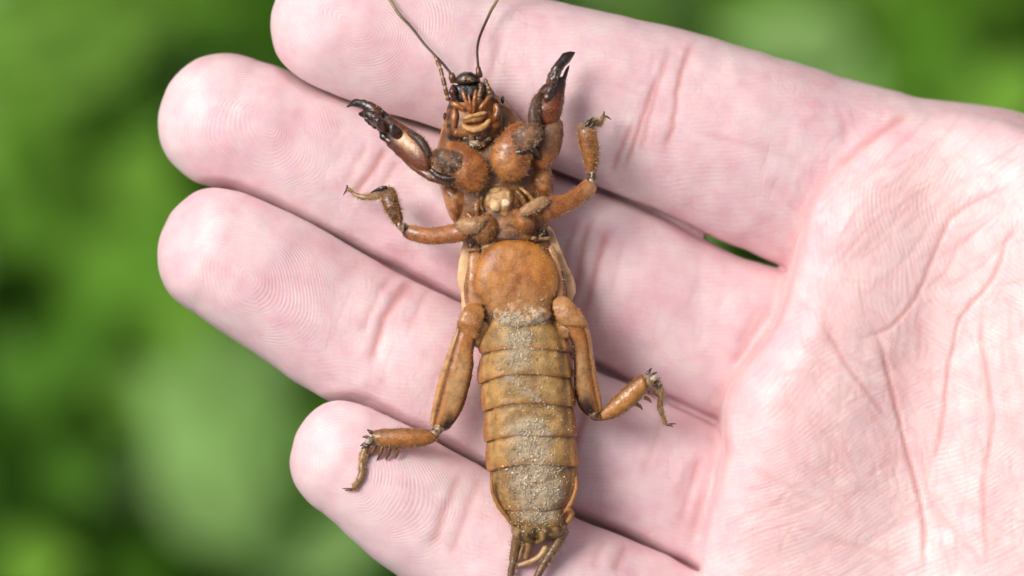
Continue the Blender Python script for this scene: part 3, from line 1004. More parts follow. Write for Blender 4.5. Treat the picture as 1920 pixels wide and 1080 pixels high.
# breast between the middle legs: pale soft bulges
g = plate([(908, 362), (920, 350), (940, 350), (958, 356), (966, 376), (958, 396), (940, 402), (920, 396), (909, 382)], 88, 18, n=34, wob=8)
breast = part('breast', g, lerp((.44, .26, .10), (.72, .52, .32), sstep(1, .5, g[2])), M_SOFT, cricket)
for cx, cy, rx, ry, z, c in ((929, 388, 10, 11, 100, (.80, .64, .44)), (948, 382, 9, 9, 102, (.92, .82, .66)), (930, 360, 14, 8, 97, (.60, .43, .22)), (917, 372, 7, 9, 95, (.66, .48, .28)), (953, 366, 6, 8, 96, (.66, .48, .28))):
    o_ = [(cx + rx * math.cos(a), cy + ry * math.sin(a)) for a in np.linspace(0, 6.283, 9)[:-1]]
    part('bulge', plate(o_, z, 9, n=20, rings=6, wob=3), c, M_SOFT, breast)
g = loft([(926, 388), (936, 420), (934, 454)], [(958, 386), (958, 420), (972, 454)], [90, 92, 92], flat=.5, n=18, m=16, caps=(.05, .05))
part('keel', g, lerp((.36, .17, .05), (.60, .40, .19), gauss(g[0][:, 0], g[0][:, 1], 947, 430, 5, 30)), M_SATIN, cricket)
g = loft([(905, 330), (896, 380), (900, 420), (890, 460)], [(985, 330), (985, 380), (1000, 420), (1030, 460)], [74, 76, 76, 78], flat=.45, n=26, m=24)
part('chest_floor', g, lerp((.16, .065, .016), (.46, .24, .07), sstep(.3, .8, vnoise(g[0][:, 0] / 9, g[0][:, 1] / 9))), M_SATIN, cricket)
for P, r, c in (([(900, 372, 92), (892, 392, 96), (896, 408, 94)], [4, 6, 4], (.36, .20, .08)), ([(972, 350, 92), (988, 364, 98), (1006, 384, 96)], [3, 4.5, 3], (.50, .32, .13)), ([(966, 356, 92), (980, 372, 94), (986, 386, 94)], [4, 6, 4], (.28, .14, .045)),
                ([(906, 366, 92), (900, 384, 92), (908, 398, 92)], [3, 4, 3], (.44, .28, .12)), ([(936, 440, 94), (926, 456, 94), (905, 466, 92)], [3, 5, 4], (.50, .34, .18)), ([(966, 446, 94), (985, 450, 96), (1006, 446, 94)], [3, 5, 4], (.54, .37, .21)),
                ([(876, 400, 88), (888, 410, 92), (902, 408, 94)], [5, 7, 5], (.36, .17, .055)), ([(1000, 392, 92), (1016, 398, 92), (1024, 412, 88)], [4, 6, 5], (.38, .19, .07))):
    part('chest_fold', tube(P, r, n=18, m=10, caps=(.15, .15)), c, M_SHELL, cricket, jit=3)
# breathing holes
for out, z in (([(880, 456), (890, 452), (900, 458), (898, 467), (886, 469), (879, 463)], 86), ([(1010, 432), (1020, 426), (1031, 434), (1030, 446), (1016, 450), (1009, 442)], 86)):
    g = plate(out, z, 5, n=24, rings=7, wob=7)
    nz_ = vnoise(g[0][:, 0] / 4, g[0][:, 1] / 4, 3.7)
    o = part('spiracle', g, lerp((.34, .20, .10), (.018, .010, .007), sstep(.95, .6, g[2]) * sstep(.25, .5, nz_)), M_SHELL, cricket)
    cx, cy = np.mean(out, 0)
    part('rim', plate([(cx - 13, cy + 6), (cx, cy + 4), (cx + 12, cy + 5), (cx + 13, cy + 11), (cx, cy + 13), (cx - 12, cy + 12)], z - 1, 6, n=18, rings=5, wob=5), (.46, .29, .15), M_SOFT, o)

# large amber breastplate
out = [(964, 448), (936, 452), (910, 468), (896, 492), (887, 520), (885, 536), (893, 552), (912, 574), (925, 590), (975, 596), (1024, 588), (1034, 566), (1046, 540), (1047, 516), (1038, 490), (1022, 470), (996, 453)]
g = plate(out, 92, 29, p=2.7, n=64, rings=18, wob=2.0)
X, Y = g[0][:, 0], g[0][:, 1]
cc = lerp((.58, .29, .07), (.40, .15, .026), sstep(.3, .75, vnoise(X / 9, Y / 40, 2.0) * .5 + .5 * vnoise(X / 22, Y / 26, 5.0)))
cc = cc + (np.array((.52, .31, .15)) - cc) * (sstep(515, 575, Y) * .75)[:, None]
cc = cc + (np.array((.58, .30, .08)) - cc) * (gauss(X, Y, 955, 480, 12, 40))[:, None] * .6
bp = part('breastplate', g, cc, M_SATIN, cricket, jit=.5)
bristles(bp, 500, 5, tint=(.55, .36, .16), width=.5, seed=3)
g = loft([(880, 470), (878, 520), (880, 580)], [(905, 470), (900, 520), (912, 580)], [86, 92, 86], flat=.6, n=18, m=16, p=2.6)
sp = part('side_plate', g, (.55, .31, .15), M_SHELL, cricket); bristles(sp, 160, 8, tint=(.6, .42, .24))
g = loft([(1024, 460), (1040, 510), (1040, 570)], [(1040, 460), (1054, 520), (1054, 575)], [86, 92, 86], flat=.6, n=18, m=16, p=2.6)
sp = part('side_plate', g, (.55, .31, .16), M_SHELL, cricket); bristles(sp, 160, 8, tint=(.6, .42, .24))

DUST = [(973, 598, 24, 9, 0), (972, 634, 17, 11, 0), (972, 672, 14, 14, 0), (985, 728, 30, 5, 38), (992, 800, 28, 14, 0), (998, 838, 26, 20, 0), (1002, 905, 32, 27, 0), (1020, 928, 20, 18, 0), (1008, 963, 22, 9, 0)]
def dusty(X, Y):
    w = sum(gauss(X, Y, a, b, c * 1.1, d * 1.1, e) for a, b, c, d, e in DUST)
    return np.clip(sstep(.25, .8, w * (.55 + .9 * vnoise(X / 5, Y / 5, 2.5))), 0, 1)
# ---------------------------------------------------------------- belly rings
SEG = [  # left edge x,y ; right edge x,y ; arch of the front line (mid y)
    ((920, 596), (1036, 590), 584), ((901, 664), (1070, 660), 652), ((898, 721), (1075, 709), 700), ((906, 772), (1079, 762), 754),
    ((909, 829), (1082, 817), 814), ((915, 885), (1085, 874), 868), ((941, 955), (1060, 948), 954), ((957, 985), (1066, 978), 988), ((968, 1010), (1054, 1002), 1016)]
WID = {0: ((895, 630), (1062, 625)), 1: ((894, 690), (1075, 684)), 2: ((900, 745), (1079, 735)), 3: ((905, 800), (1081, 790)), 4: ((909, 858), (1084, 846)), 5: ((921, 915), (1083, 912)), 6: ((946, 970), (1070, 965)), 7: ((960, 1000), (1064, 992))}
TOPZ = [112, 120, 122, 120, 116, 110, 98, 84, 66]
for i in range(8):
    (lx0, ly0), (rx0, ry0), my0 = SEG[i]
    (lx1, ly1), (rx1, ry1), my1 = SEG[i + 1]
    (wlx, wly), (wrx, wry) = WID[i]
    n, m = 22, 64
    V = []
    TT = []
    for a in range(n):
        t = -0.22 + 1.26 * a / (n - 1)
        tc_ = max(0, min(1, t))
        # quadratic through front, widest, rear for both sides
        def qd(p0, p1, p2, t):
            return p0 * (1 - t) * (1 - 2 * t) + 4 * p1 * t * (1 - t) + p2 * t * (2 * t - 1)
        lx = qd(lx0, wlx, lx1, tc_); rx = qd(rx0, wrx, rx1, tc_)
        puff = 0.945 + 0.06 * sstep(-.25, .9, t)
        if t > 1: puff *= .9
        tz = TOPZ[i] * (1 - tc_) + TOPZ[i + 1] * tc_
        cz = tz * .40
        for b in range(m):
            th = 2 * math.pi * b / m
            c, s = math.cos(th), math.sin(th)
            c = math.copysign(abs(c) ** .74, c); s = math.copysign(abs(s) ** .80, s)
            x = (lx + rx) / 2 + (rx - lx) / 2 * c * puff
            u = (x - (lx + rx) / 2) / ((rx - lx) / 2)
            ys0 = ly0 * (1 - u) / 2 + ry0 * (1 + u) / 2; ys1 = ly1 * (1 - u) / 2 + ry1 * (1 + u) / 2
            f0 = my0 + (ys0 - my0) * abs(u) ** 2.2; f1 = my1 + (ys1 - my1) * abs(u) ** 2.2
            y = f0 * (1 - t) + f1 * t
            z = cz + (tz - cz if s > 0 else cz - 6) * s * (puff if s > 0 else 1)
            V.append((x, y, z)); TT.append((t, u, s))
    V = np.array(V); TT = np.array(TT)
    F = ring_faces(n, m)
    t, u = TT[:, 0], TT[:, 1]
    bl_ = vnoise(V[:, 0] / 15, V[:, 1] / 15, i * 1.7)
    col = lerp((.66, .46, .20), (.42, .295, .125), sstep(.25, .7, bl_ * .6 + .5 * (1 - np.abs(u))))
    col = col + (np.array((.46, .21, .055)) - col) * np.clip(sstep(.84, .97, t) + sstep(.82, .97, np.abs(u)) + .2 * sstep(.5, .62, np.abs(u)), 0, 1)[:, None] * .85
    if i >= 6:
        col = col * .85
    if i >= 5:
        col = lerp(col, np.tile((.22, .14, .065), (len(V), 1)), np.full(len(V), .4))
    V[:, 2] += (vnoise(V[:, 0] / 12, V[:, 1] / 12, 3 + i) - .5) * 5 * (TT[:, 2] > 0)
    V[:, 2] -= 7 * np.exp(-0.5 * ((np.abs(u) - .80) / .05) ** 2) * (TT[:, 2] > 0)
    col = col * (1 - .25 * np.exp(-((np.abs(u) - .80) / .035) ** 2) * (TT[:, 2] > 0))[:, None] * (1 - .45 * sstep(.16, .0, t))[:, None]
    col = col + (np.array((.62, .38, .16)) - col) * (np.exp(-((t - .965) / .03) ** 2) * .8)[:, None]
    col = col + (np.array((.56, .50, .42)) - col) * (dusty(V[:, 0], V[:, 1]) * (.40 + .5 * (vnoise(V[:, 0] / 3.5, V[:, 1] / 3.5, 1.9) > .48)))[:, None]
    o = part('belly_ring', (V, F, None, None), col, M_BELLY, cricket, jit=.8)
    bristles(o, 120, 5, tint=(.5, .36, .2), width=.5, seed=i)
# first belly plate under the breastplate
out = [(924, 582), (940, 566), (962, 553), (990, 556), (1012, 566), (1030, 580), (1032, 594), (1012, 606), (975, 615), (944, 612), (928, 600)]
g = plate(out, 102, 21, p=3, n=60, rings=14, wob=7)
X, Y = g[0][:, 0], g[0][:, 1]
part('belly_plate', g, lerp((.46, .25, .09), (.64, .56, .46), sstep(.35, .6, vnoise(X / 6, Y / 6, 3) * .7 + .45 * sstep(572, 600, Y) - .1)), M_BELLY, cricket)
# soft folds at the sides near the tail
for P, r in (([(921, 893, 90), (924, 920, 84), (936, 948, 76), (958, 978, 66)], [2.5, 4, 4.5, 3.5]), ([(1080, 890, 86), (1079, 918, 84), (1068, 945, 80), (1056, 962, 72)], [2.5, 4, 4.5, 3.5]), ([(1062, 950, 84), (1072, 962, 72), (1062, 980, 66)], [4, 5, 4])):
    part('side_fold', tube(P, r, n=18, m=12), (.50, .28, .11), M_SOFT, cricket)
# tail end: lobes, styles, cerci
for out, z in (([(958, 985), (985, 978), (1010, 984), (1008, 1004), (996, 1018), (976, 1012), (960, 1000)], 62), ([(1008, 984), (1040, 978), (1062, 984), (1056, 1002), (1030, 1012), (1002, 1018)], 60)):
    g = plate(out, z, 28, n=30, wob=12)
    part('tail_lobe', g, lerp((.12, .07, .025), (.36, .25, .11), sstep(.3, .65, vnoise(g[0][:, 0] / 8, g[0][:, 1] / 8, 4))), M_GLOSS, cricket)
for P, r, c in (([(972, 996, 66), (967, 1020, 60), (964, 1040, 58), (959, 1068, 58), (952, 1110, 56)], [10, 9, 7.5, 6, 4.5], (.20, .115, .045)),
                ([(1060, 988, 66), (1046, 1016, 62), (1034, 1034, 60), (1018, 1060, 58), (994, 1105, 54)], [11, 9.5, 8.5, 7, 4.5], (.18, .105, .045))):
    g = tube(P, r, n=40, m=12)
    g[0][:, 2] += np.sin(g[2] * 150) * .5
    o = part('cercus', g, lerp(c, (.26, .16, .07), vnoise(g[0][:, 0] / 7, g[0][:, 1] / 7)), M_SHELL, cricket)
    bristles(o, 160, 12, tint=(.35, .22, .12), width=.5)
for P, r, c in (([(992, 1012, 60), (990, 1030, 58), (986, 1048, 56)], [8, 7.5, 6], (.34, .21, .085)), ([(1026, 1020, 58), (1014, 1040, 58), (995, 1052, 57), (966, 1061, 56)], [7, 6, 5.5, 3.5], (.58, .40, .22)),
                ([(981, 1016, 58), (976, 1036, 56), (970, 1052, 55)], [5, 4.5, 3], (.5, .33, .16))):
    part('tail_prong', tube(P, r, n=18, m=10), c, M_SHELL, cricket)

# ---------------------------------------------------------------- head
g = loft([(862, 152), (848, 176), (838, 206), (834, 240), (842, 272)], [(900, 150), (922, 166), (936, 196), (946, 232), (944, 272)], [56, 62, 68, 70, 66], flat=.62, n=36, m=28, caps=(.1, .1), p=2.3)
X, Y = g[0][:, 0], g[0][:, 1]
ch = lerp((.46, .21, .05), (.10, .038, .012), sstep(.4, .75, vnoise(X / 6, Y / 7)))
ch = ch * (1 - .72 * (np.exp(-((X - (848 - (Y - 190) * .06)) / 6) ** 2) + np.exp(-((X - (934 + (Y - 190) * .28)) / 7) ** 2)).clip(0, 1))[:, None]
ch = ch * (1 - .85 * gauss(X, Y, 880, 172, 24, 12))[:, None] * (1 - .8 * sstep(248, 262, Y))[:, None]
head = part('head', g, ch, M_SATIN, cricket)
g = plate([(852, 154), (858, 144), (870, 137), (884, 137), (894, 143), (901, 152), (896, 159), (878, 160), (860, 160)], 84, 20, n=30)
X, Y = g[0][:, 0], g[0][:, 1]
part('upper_lip', g, lerp(BLK, (.50, .34, .20), np.clip(gauss(X, Y, 877, 153, 8, 3.5) * 1.2 * (vnoise(X / 2, Y / 2) > .35), 0, 1)), M_SHELL, head)
part('mouth', plate([(852, 162), (880, 158), (902, 162), (904, 182), (894, 196), (864, 196), (852, 184)], 88, 8, n=26), (.010, .005, .004), M_GLOSS, head)
for P, r, c, z in (([(851, 160, 96), (850, 174, 100), (856, 190, 98)], [4, 7, 4], (.10, .022, .008), 0), ([(905, 160, 96), (908, 172, 100), (903, 190, 98)], [4, 6, 4], (.03, .012, .008), 0)):
    part('mandible', tube(P, r, n=16, m=10, caps=(.15, .15)), c, M_GLOSS, head)
for P, r, c in (([(868, 172, 108), (872, 186, 112), (880, 204, 110), (884, 216, 106)], [2.6, 4, 4.5, 4], (.46, .19, .045)), ([(879, 178, 108), (881, 192, 112), (885, 212, 110)], [2, 3, 4], (.40, .17, .04)),
                ([(893, 170, 108), (891, 184, 112), (889, 204, 110), (887, 216, 106)], [2.4, 3.8, 4.2, 4], (.42, .17, .04)), ([(846, 196, 102), (858, 200, 108), (872, 208, 108)], [4.5, 5.5, 4], (.46, .20, .05)),
                ([(918, 182, 104), (910, 196, 110), (898, 208, 110)], [4.5, 5, 3.5], (.42, .19, .055))):
    part('maxilla', tube(P, r, n=18, m=10, caps=(.12, .12)), c, M_GLOSS, head)
g = plate([(868, 222), (882, 217), (900, 214), (914, 214), (912, 223), (898, 233), (878, 235), (868, 231)], 104, 14, n=30)
part('chin', g, lerp((.56, .33, .13), (.40, .18, .045), sstep(.5, 1, g[2])), M_SOFT, head)
part('lip_roll', tube([(868, 226, 114), (884, 221, 119), (900, 217, 119), (914, 214, 114)], [3, 4, 4, 3], n=16, m=10, caps=(.1, .1)), (.72, .49, .25), M_SOFT, head)
part('throat_roll', tube([(867, 236, 108), (876, 243, 113), (892, 246, 115), (908, 240, 113), (920, 226, 108)], [4, 5.5, 6, 5.5, 4], n=22, m=12, caps=(.1, .1)), (.66, .43, .20), M_SOFT, head)
g = plate([(876, 252), (900, 250), (918, 250), (922, 262), (906, 280), (892, 284), (874, 272), (866, 260)], 94, 8, n=30, wob=8)
part('neck', g, lerp((.03, .016, .008), (.36, .20, .08), sstep(.55, .75, vnoise(g[0][:, 0] / 5, g[0][:, 1] / 5, 6))), M_GLOSS, head)
for cx, cy, z, ex, ey in ((853, 224, 106, 7, 20), (930, 212, 108, 7, 18), (860, 250, 98, 9, 9), (928, 240, 100, 8, 10)):
    part('cheek', plate([(cx + ex * math.cos(a), cy + ey * math.sin(a)) for a in np.linspace(0, 6.283, 9)[:-1]], z - 10, 9, n=18, rings=6, wob=8), (.40, .17, .045), M_GLOSS, head)
for cx, cy, z in ((835, 220, 70), (943, 188, 70)):
    part('eye', plate([(cx + 3.6 * math.cos(a), cy + 8 * math.sin(a)) for a in np.linspace(0, 6.283, 9)[:-1]], z, 10, n=18, rings=6), (.02, .012, .01), M_GLOSS, head)
for k, P in enumerate(([(842, 192, 92), (838, 178, 96), (834, 160, 96), (829, 140, 92), (823, 122, 84), (815, 105, 76)], [(920, 186, 104), (917, 172, 108), (912, 156, 106), (908, 152, 100)], [(899, 190, 114), (900, 178, 116), (902, 166, 114), (900, 160, 110)])):
    g = tube(P, [5, 4.2, 4.4, 3.8, 4.2, 3.2], n=40, m=10, caps=(.05, .05))
    L = g[2]
    V = g[0]; rows = V.reshape(40, 10, 3); cen = rows.mean(1, keepdims=True)
    rows = cen + (rows - cen) * (1 - .35 * np.exp(-((np.linspace(0, 1, 40)[:, None, None] * 5 % 1 - .5) / .12) ** 2))
    part('palp', (rows.reshape(-1, 3), g[1], g[2], g[3]), lerp((.22, .11, .04), (.66, .52, .34), np.exp(-((L * 5 % 1 - .5) / .09) ** 2)), M_GLOSS, head)
for P, base in (([(731, 0), (748, 26), (772, 52), (795, 82), (812, 101), (830, 120), (846, 140)], (849, 148)), ([(931, 0), (920, 20), (907, 50), (898.5, 73), (895, 96), (897, 128)], (898, 138))):
    d0 = np.array(P[0]) - np.array(P[1])
    pts = [tuple(np.array(P[0]) + d0 * k) for k in (7, 4, 2)] + P
    zz = [max(hand_z(*p) + 4, 0) if p[1] > -120 else hand_z(*pts[2]) - 10 for p in pts]
    for q in range(len(pts)):
        tt = q / (len(pts) - 1)
        zz[q] = max(zz[q], 0) * (1 - tt ** 2) + 86 * tt ** 2 + 8 * (1 - tt)
    n = 130
    g = tube([(*p, z) for p, z in zip(pts, zz)], [1.6, 2.2, 2.8, 3.0, 3.0, 2.8, 2.5, 2.4, 2.6], n=n, m=8, caps=(.01, .01))
    rows = g[0].reshape(n, 8, 3); cen = rows.mean(1, keepdims=True)
    rows = cen + (rows - cen) * (1 + .16 * np.cos(np.arange(n) * math.pi))[:, None, None]
    o = part('antenna', (rows.reshape(-1, 3), g[1], g[2], g[3]), lerp((.42, .34, .16), (.075, .04, .022), sstep(.45, .75, g[2])), M_SHELL, cricket, jit=0)
    bx_, by_ = base
    part('socket', tube([(P[-1][0], P[-1][1] - 2, 86), (*base, 88), (base[0] + 2, base[1] + 10, 84)], [4.5, 6.5, 6], n=14, m=10, caps=(.1, .1)), (.17, .075, .028), M_GLOSS, o)

# ---------------------------------------------------------------- front legs: digging claws
def claw(L, R, z, parent, c0=BLK, c1=(.17, .05, .016), flat=.8):
    g = loft(L, R, z, flat=flat, n=20, m=12, caps=(.03, .1))
    kk = np.clip(sstep(.35, 1.0, g[2]) + .5 * sstep(.6, .8, vnoise(g[0][:, 0] / 5, g[0][:, 1] / 5, 2.2)), 0, 1)
    return part('claw', g, lerp(c0, c1, kk), M_GLOSS, parent, jit=2.6)
# the one over the middle finger
g = loft([(826, 276), (842, 268), (866, 270), (888, 281), (906, 298), (917, 318), (917, 338)], [(820, 318), (834, 336), (848, 347), (862, 356), (880, 361), (898, 361), (912, 350)], [98, 108, 114, 116, 114, 108], flat=.62, n=34, m=26, caps=(.12, .14))
X, Y = g[0][:, 0], g[0][:, 1]
cf = lerp((.50, .215, .055), (.36, .13, .03), sstep(.3, .7, vnoise(X / 14, Y / 14, 1)))
cf = cf + (np.array((.13, .045, .014)) - cf) * sstep(864, 832, X + (318 - Y) * .4)[:, None]
fl1 = part('front_leg', g, cf, M_SHELL, cricket); bristles(fl1, 900, 8, tint=(.42, .22, .08), width=.5, lean=(-.3, -.2, 0))
g = loft([(700, 199), (719, 207), (745, 227), (777, 247), (802, 270), (814, 290)], [(690, 226), (716, 254), (728, 275), (751, 297), (774, 316), (808, 340)], [62, 74, 86, 96, 104, 106], flat=.55, n=34, m=24, caps=(.08, .12))
X, Y = g[0][:, 0], g[0][:, 1]
ct = lerp((.06, .02, .010), (.24, .075, .018), sstep(700, 790, X))
pa = gauss(X, Y, 765, 268, 22, 8.5, 38) * (g[0][:, 2] > 80)
ct = ct + (np.array((.66, .40, .20)) - ct) * np.clip(pa * 2.2 - .35, 0, 1)[:, None]
tb1 = part('tibia', g, ct, M_SHELL, fl1, label='dark shin with pale patch'); 
bristles(tb1, 420, 8, tint=(.20, .10, .045), width=.5, sel=lambda P: (P[:, 0] > 740) & (P[:, 1] < P[:, 0] * .75 - 325), seed=5)
bristles(tb1, 220, 5, tint=(.25, .13, .06), width=.5, seed=6)
claw([(648, 202), (662, 190), (679, 187), (702, 196), (722, 208)], [(649, 203), (664, 201), (680, 207), (697, 218), (716, 232)], [64, 72, 80, 84, 84], fl1)
claw([(671, 214), (688, 207), (706, 212), (724, 226)], [(673, 218), (688, 226), (704, 238), (718, 252)], [78, 92, 98, 92], fl1)
claw([(699, 224), (710, 220), (722, 226), (734, 240)], [(700, 228), (706, 237), (716, 246), (728, 256)], [104, 106, 102, 96], fl1, c0=(.05, .042, .042))
claw([(730, 236), (740, 234), (752, 244), (762, 256)], [(730, 240), (733, 254), (742, 262), (752, 266)], [112, 112, 106, 98], fl1, c0=(.05, .042, .042))
g = loft([(748, 284), (775, 300), (810, 322), (850, 338), (880, 340)], [(746, 292), (772, 318), (806, 341), (842, 351), (872, 352)], [92, 102, 112, 118, 116], flat=.7, n=26, m=16, caps=(.08, .12))
o = part('femur_edge', g, lerp((.20, .075, .022), (.06, .025, .012), sstep(.5, 1, g[2])), M_GLOSS, fl1); bristles(o, 200, 6, tint=(.35, .18, .07))
claw([(684, 222), (690, 219), (700, 226), (708, 236)], [(683, 226), (688, 231), (696, 238), (706, 246)], [74, 78, 82, 84], fl1)
claw([(712, 250), (720, 250), (730, 258), (738, 266)], [(712, 253), (716, 262), (726, 271), (736, 276)], [84, 88, 92, 94], fl1)
g = loft([(806, 288), (826, 280), (850, 286), (874, 294), (880, 306)], [(806, 312), (826, 323), (850, 327), (870, 324), (879, 316)], [112, 128, 132, 132, 124], flat=.5, n=26, m=20, caps=(.15, .15))
pd1 = part('pad', g, lerp((.10, .042, .018), (.30, .155, .075), sstep(.35, .75, vnoise(g[0][:, 0] / 7, g[0][:, 1] / 7, 2))), M_DUSTY, fl1); bristles(pd1, 500, 5, tint=(.35, .24, .15), width=.5)
g = tube([(806, 318, 120), (828, 334, 122), (856, 336, 126), (878, 324, 128)], [4, 7, 6, 4], n=20, m=12); part('rim', g, (.06, .026, .014), M_GLOSS, fl1)
g = tube([(760, 250, 98), (785, 262, 112), (800, 282, 118), (806, 300, 118)], [4, 8, 9, 6], n=20, m=12); o = part('rim', g, (.09, .05, .028), M_DUSTY, fl1); bristles(o, 160, 7, tint=(.25, .16, .1))
# the one pointing up beside the index finger
g = loft([(976, 228), (952, 240), (934, 262), (923, 284), (920, 308), (930, 334)], [(1000, 240), (1000, 262), (1000, 285), (994, 310), (984, 332), (956, 346)], [98, 108, 114, 116, 116, 108], flat=.6, n=34, m=26, caps=(.14, .14))
X, Y = g[0][:, 0], g[0][:, 1]
cf = lerp((.52, .235, .065), (.38, .14, .033), sstep(.3, .7, vnoise(X / 14, Y / 14, 5)))
cf = cf + (np.array((.60, .33, .13)) - cf) * gauss(X, Y, 945, 310, 16, 26)[:, None] * .7
fl2 = part('front_leg', g, cf, M_SHELL, cricket); bristles(fl2, 900, 8, tint=(.42, .22, .08), width=.5)
g = loft([(1008, 236), (1004, 262), (1000, 290), (1000, 318)], [(1052, 216), (1056, 250), (1050, 282), (1030, 322)], [92, 98, 98, 88], flat=.6, n=26, m=22, caps=(.16, .16))
X, Y = g[0][:, 0], g[0][:, 1]
lb = part('lobe', g, lerp((.26, .125, .058), (.48, .20, .06), sstep(268, 312, Y)), M_DUSTY, fl2); bristles(lb, 500, 5, tint=(.34, .22, .13), width=.5)
g = loft([(1020, 158), (1008, 176), (997, 204), (998, 236)], [(1061, 140), (1059, 168), (1056, 200), (1044, 240)], [86, 94, 100, 98], flat=.55, n=28, m=22, caps=(.08, .12))
X, Y = g[0][:, 0], g[0][:, 1]
tb2 = part('tibia', g, lerp((.06, .018, .010), (.26, .075, .018), sstep(160, 210, Y)), M_GLOSS, fl2); bristles(tb2, 200, 6, tint=(.25, .12, .05))
claw([(1078, 98), (1058, 101), (1041, 118), (1028, 140), (1020, 164)], [(1079, 99), (1070, 116), (1058, 130), (1048, 150), (1042, 176)], [78, 88, 96, 100, 100], fl2, c0=(.03, .026, .026))
claw([(1067, 124), (1060, 130), (1052, 150), (1044, 172)], [(1068, 126), (1064, 142), (1060, 162), (1058, 184)], [78, 84, 88, 90], fl2, c0=(.045, .035, .035), c1=(.13, .04, .014))
claw([(1050, 130), (1040, 134), (1030, 150), (1026, 168)], [(1051, 136), (1046, 146), (1042, 160), (1040, 176)], [108, 110, 108, 102], fl2, c0=(.055, .05, .05))
claw([(1040, 164), (1030, 164), (1020, 176), (1012, 196)], [(1038, 170), (1036, 178), (1032, 190), (1028, 206)], [114, 114, 110, 104], fl2, c0=(.055, .05, .05))
g = loft([(1016, 172), (1000, 184), (992, 206), (990, 232), (996, 250)], [(1018, 182), (1014, 200), (1012, 216), (1014, 232), (1016, 246)], [106, 114, 118, 120, 116], flat=.7, n=24, m=18, caps=(.1, .12))
o = part('rim', g, lerp((.15, .06, .025), (.08, .045, .028), vnoise(g[0][:, 0] / 6, g[0][:, 1] / 6)), M_DUSTY, fl2); bristles(o, 360, 7, tint=(.32, .17, .08), width=.5)
g = loft([(956, 262), (964, 250), (984, 240), (1006, 236), (1018, 244)], [(958, 282), (972, 288), (990, 284), (1008, 272), (1016, 258)], [124, 136, 140, 138, 126], flat=.5, n=26, m=20, caps=(.15, .15))
pd2 = part('pad', g, lerp((.16, .07, .03), (.36, .20, .10), sstep(.3, .7, vnoise(g[0][:, 0] / 7, g[0][:, 1] / 7, 8))), M_DUSTY, fl2); bristles(pd2, 500, 5, tint=(.42, .31, .21), width=.5)
g = tube([(955, 270, 126), (966, 288, 130), (986, 284, 134), (1000, 284, 122), (1012, 300, 104)], [3, 7, 6, 8, 5], n=22, m=12); part('rim', g, (.035, .022, .018), M_GLOSS, fl2)

# ---------------------------------------------------------------- middle legs
def spur(P, r, parent, c=(.30, .15, .05), tip=(.04, .02, .012)):
    g = tube(P, r, n=12, m=8, caps=(.05, .02))
    return part('spur', g, lerp(c, tip, sstep(.45, .95, g[2])), M_GLOSS, parent, jit=0)
def tarsus(P, r, parent, c=(.36, .22, .10), hz=True, claws=()):
    if hz:
        P = [(x, y, max(z, hand_z(x, y) + rr_)) for (x, y, z), rr_ in zip(P, np.interp(np.linspace(0, 1, len(P)), np.linspace(0, 1, len(r)), r))]
    n = 40
    g = tube(P, r, n=n, m=10, caps=(.05, .05))
    rows = g[0].reshape(n, 10, 3); cen = rows.mean(1, keepdims=True)
    rows = cen + (rows - cen) * (1 - .28 * np.exp(-((np.linspace(0, 1, n)[:, None, None] * 3 % 1 - .5) / .10) ** 2))
    o = part('tarsus', (rows.reshape(-1, 3), g[1], g[2], g[3]), lerp(c, (.50, .36, .20), sstep(.4, .7, vnoise(g[0][:, 0] / 6, g[0][:, 1] / 6))), M_SHELL, parent)
    x, y, z = P[-1]
    for cx, cy in claws:
        spur([(x, y, z), ((x + cx) / 2 + 1, (y + cy) / 2 - 1, z + 2), (cx, cy, z - 1)], [2.6, 1.8, .5], parent, c=(.2, .10, .045))
    return o
def hairy(o, n, l, **k): bristles(o, n, l, **{**dict(tint=(.40, .24, .10), width=.5), **k})

g = plate([(884, 446), (896, 424), (902, 404), (916, 400), (930, 412), (936, 430), (930, 448), (916, 457), (898, 456)], 84, 42, n=36, wob=3)
ml1 = part('middle_leg', g, lerp((.48, .21, .05), (.36, .17, .065), vnoise(g[0][:, 0] / 9, g[0][:, 1] / 9)), M_DUSTY, cricket); hairy(ml1, 300, 5)
g = loft([(752, 423), (772, 422), (807, 427), (853, 420), (884, 412)], [(752, 436), (766, 450), (807, 459), (853, 456), (884, 450)], [58, 66, 82, 98, 106], flat=.72, n=32, m=20, caps=(.06, .12))
cf = lerp((.46, .195, .05), (.36, .14, .035), vnoise(g[0][:, 0] / 14, g[0][:, 1] / 14)); ed = np.sin(g[3]) > .2
cf = cf + (np.array((.62, .38, .18)) - cf) * (sstep(0, -12, g[0][:, 1] - (432 - (g[0][:, 0] - 752) * .03)) * .8)[:, None]
cf = cf * (1 - .75 * sstep(770, 755, g[0][:, 0]))[:, None]
fe = part('femur', g, cf, M_SHELL, ml1); hairy(fe, 500, 6)
g = loft([(852, 424), (866, 412), (890, 410), (912, 404)], [(856, 432), (874, 440), (896, 436), (914, 422)], [112, 122, 128, 126], flat=.7, n=20, m=16, caps=(.14, .16))
o = part('trochanter', g, lerp((.42, .22, .09), (.56, .38, .22), vnoise(g[0][:, 0] / 5, g[0][:, 1] / 5)), M_DUSTY, ml1); hairy(o, 250, 4, tint=(.6, .46, .3))
g = loft([(742, 424), (730, 406), (721, 392), (716, 376), (716, 362), (724, 352)], [(757, 420), (755, 402), (750, 384), (746, 368), (740, 354), (732, 349)], [62, 66, 64, 58, 52], flat=.72, n=26, m=18, caps=(.08, .1))
cf = lerp((.13, .055, .02), (.36, .16, .05), vnoise(g[0][:, 0] / 8, g[0][:, 1] / 8)); cf = cf + (np.array((.36, .26, .16)) - cf) * sstep(378, 356, g[0][:, 1])[:, None] * .6
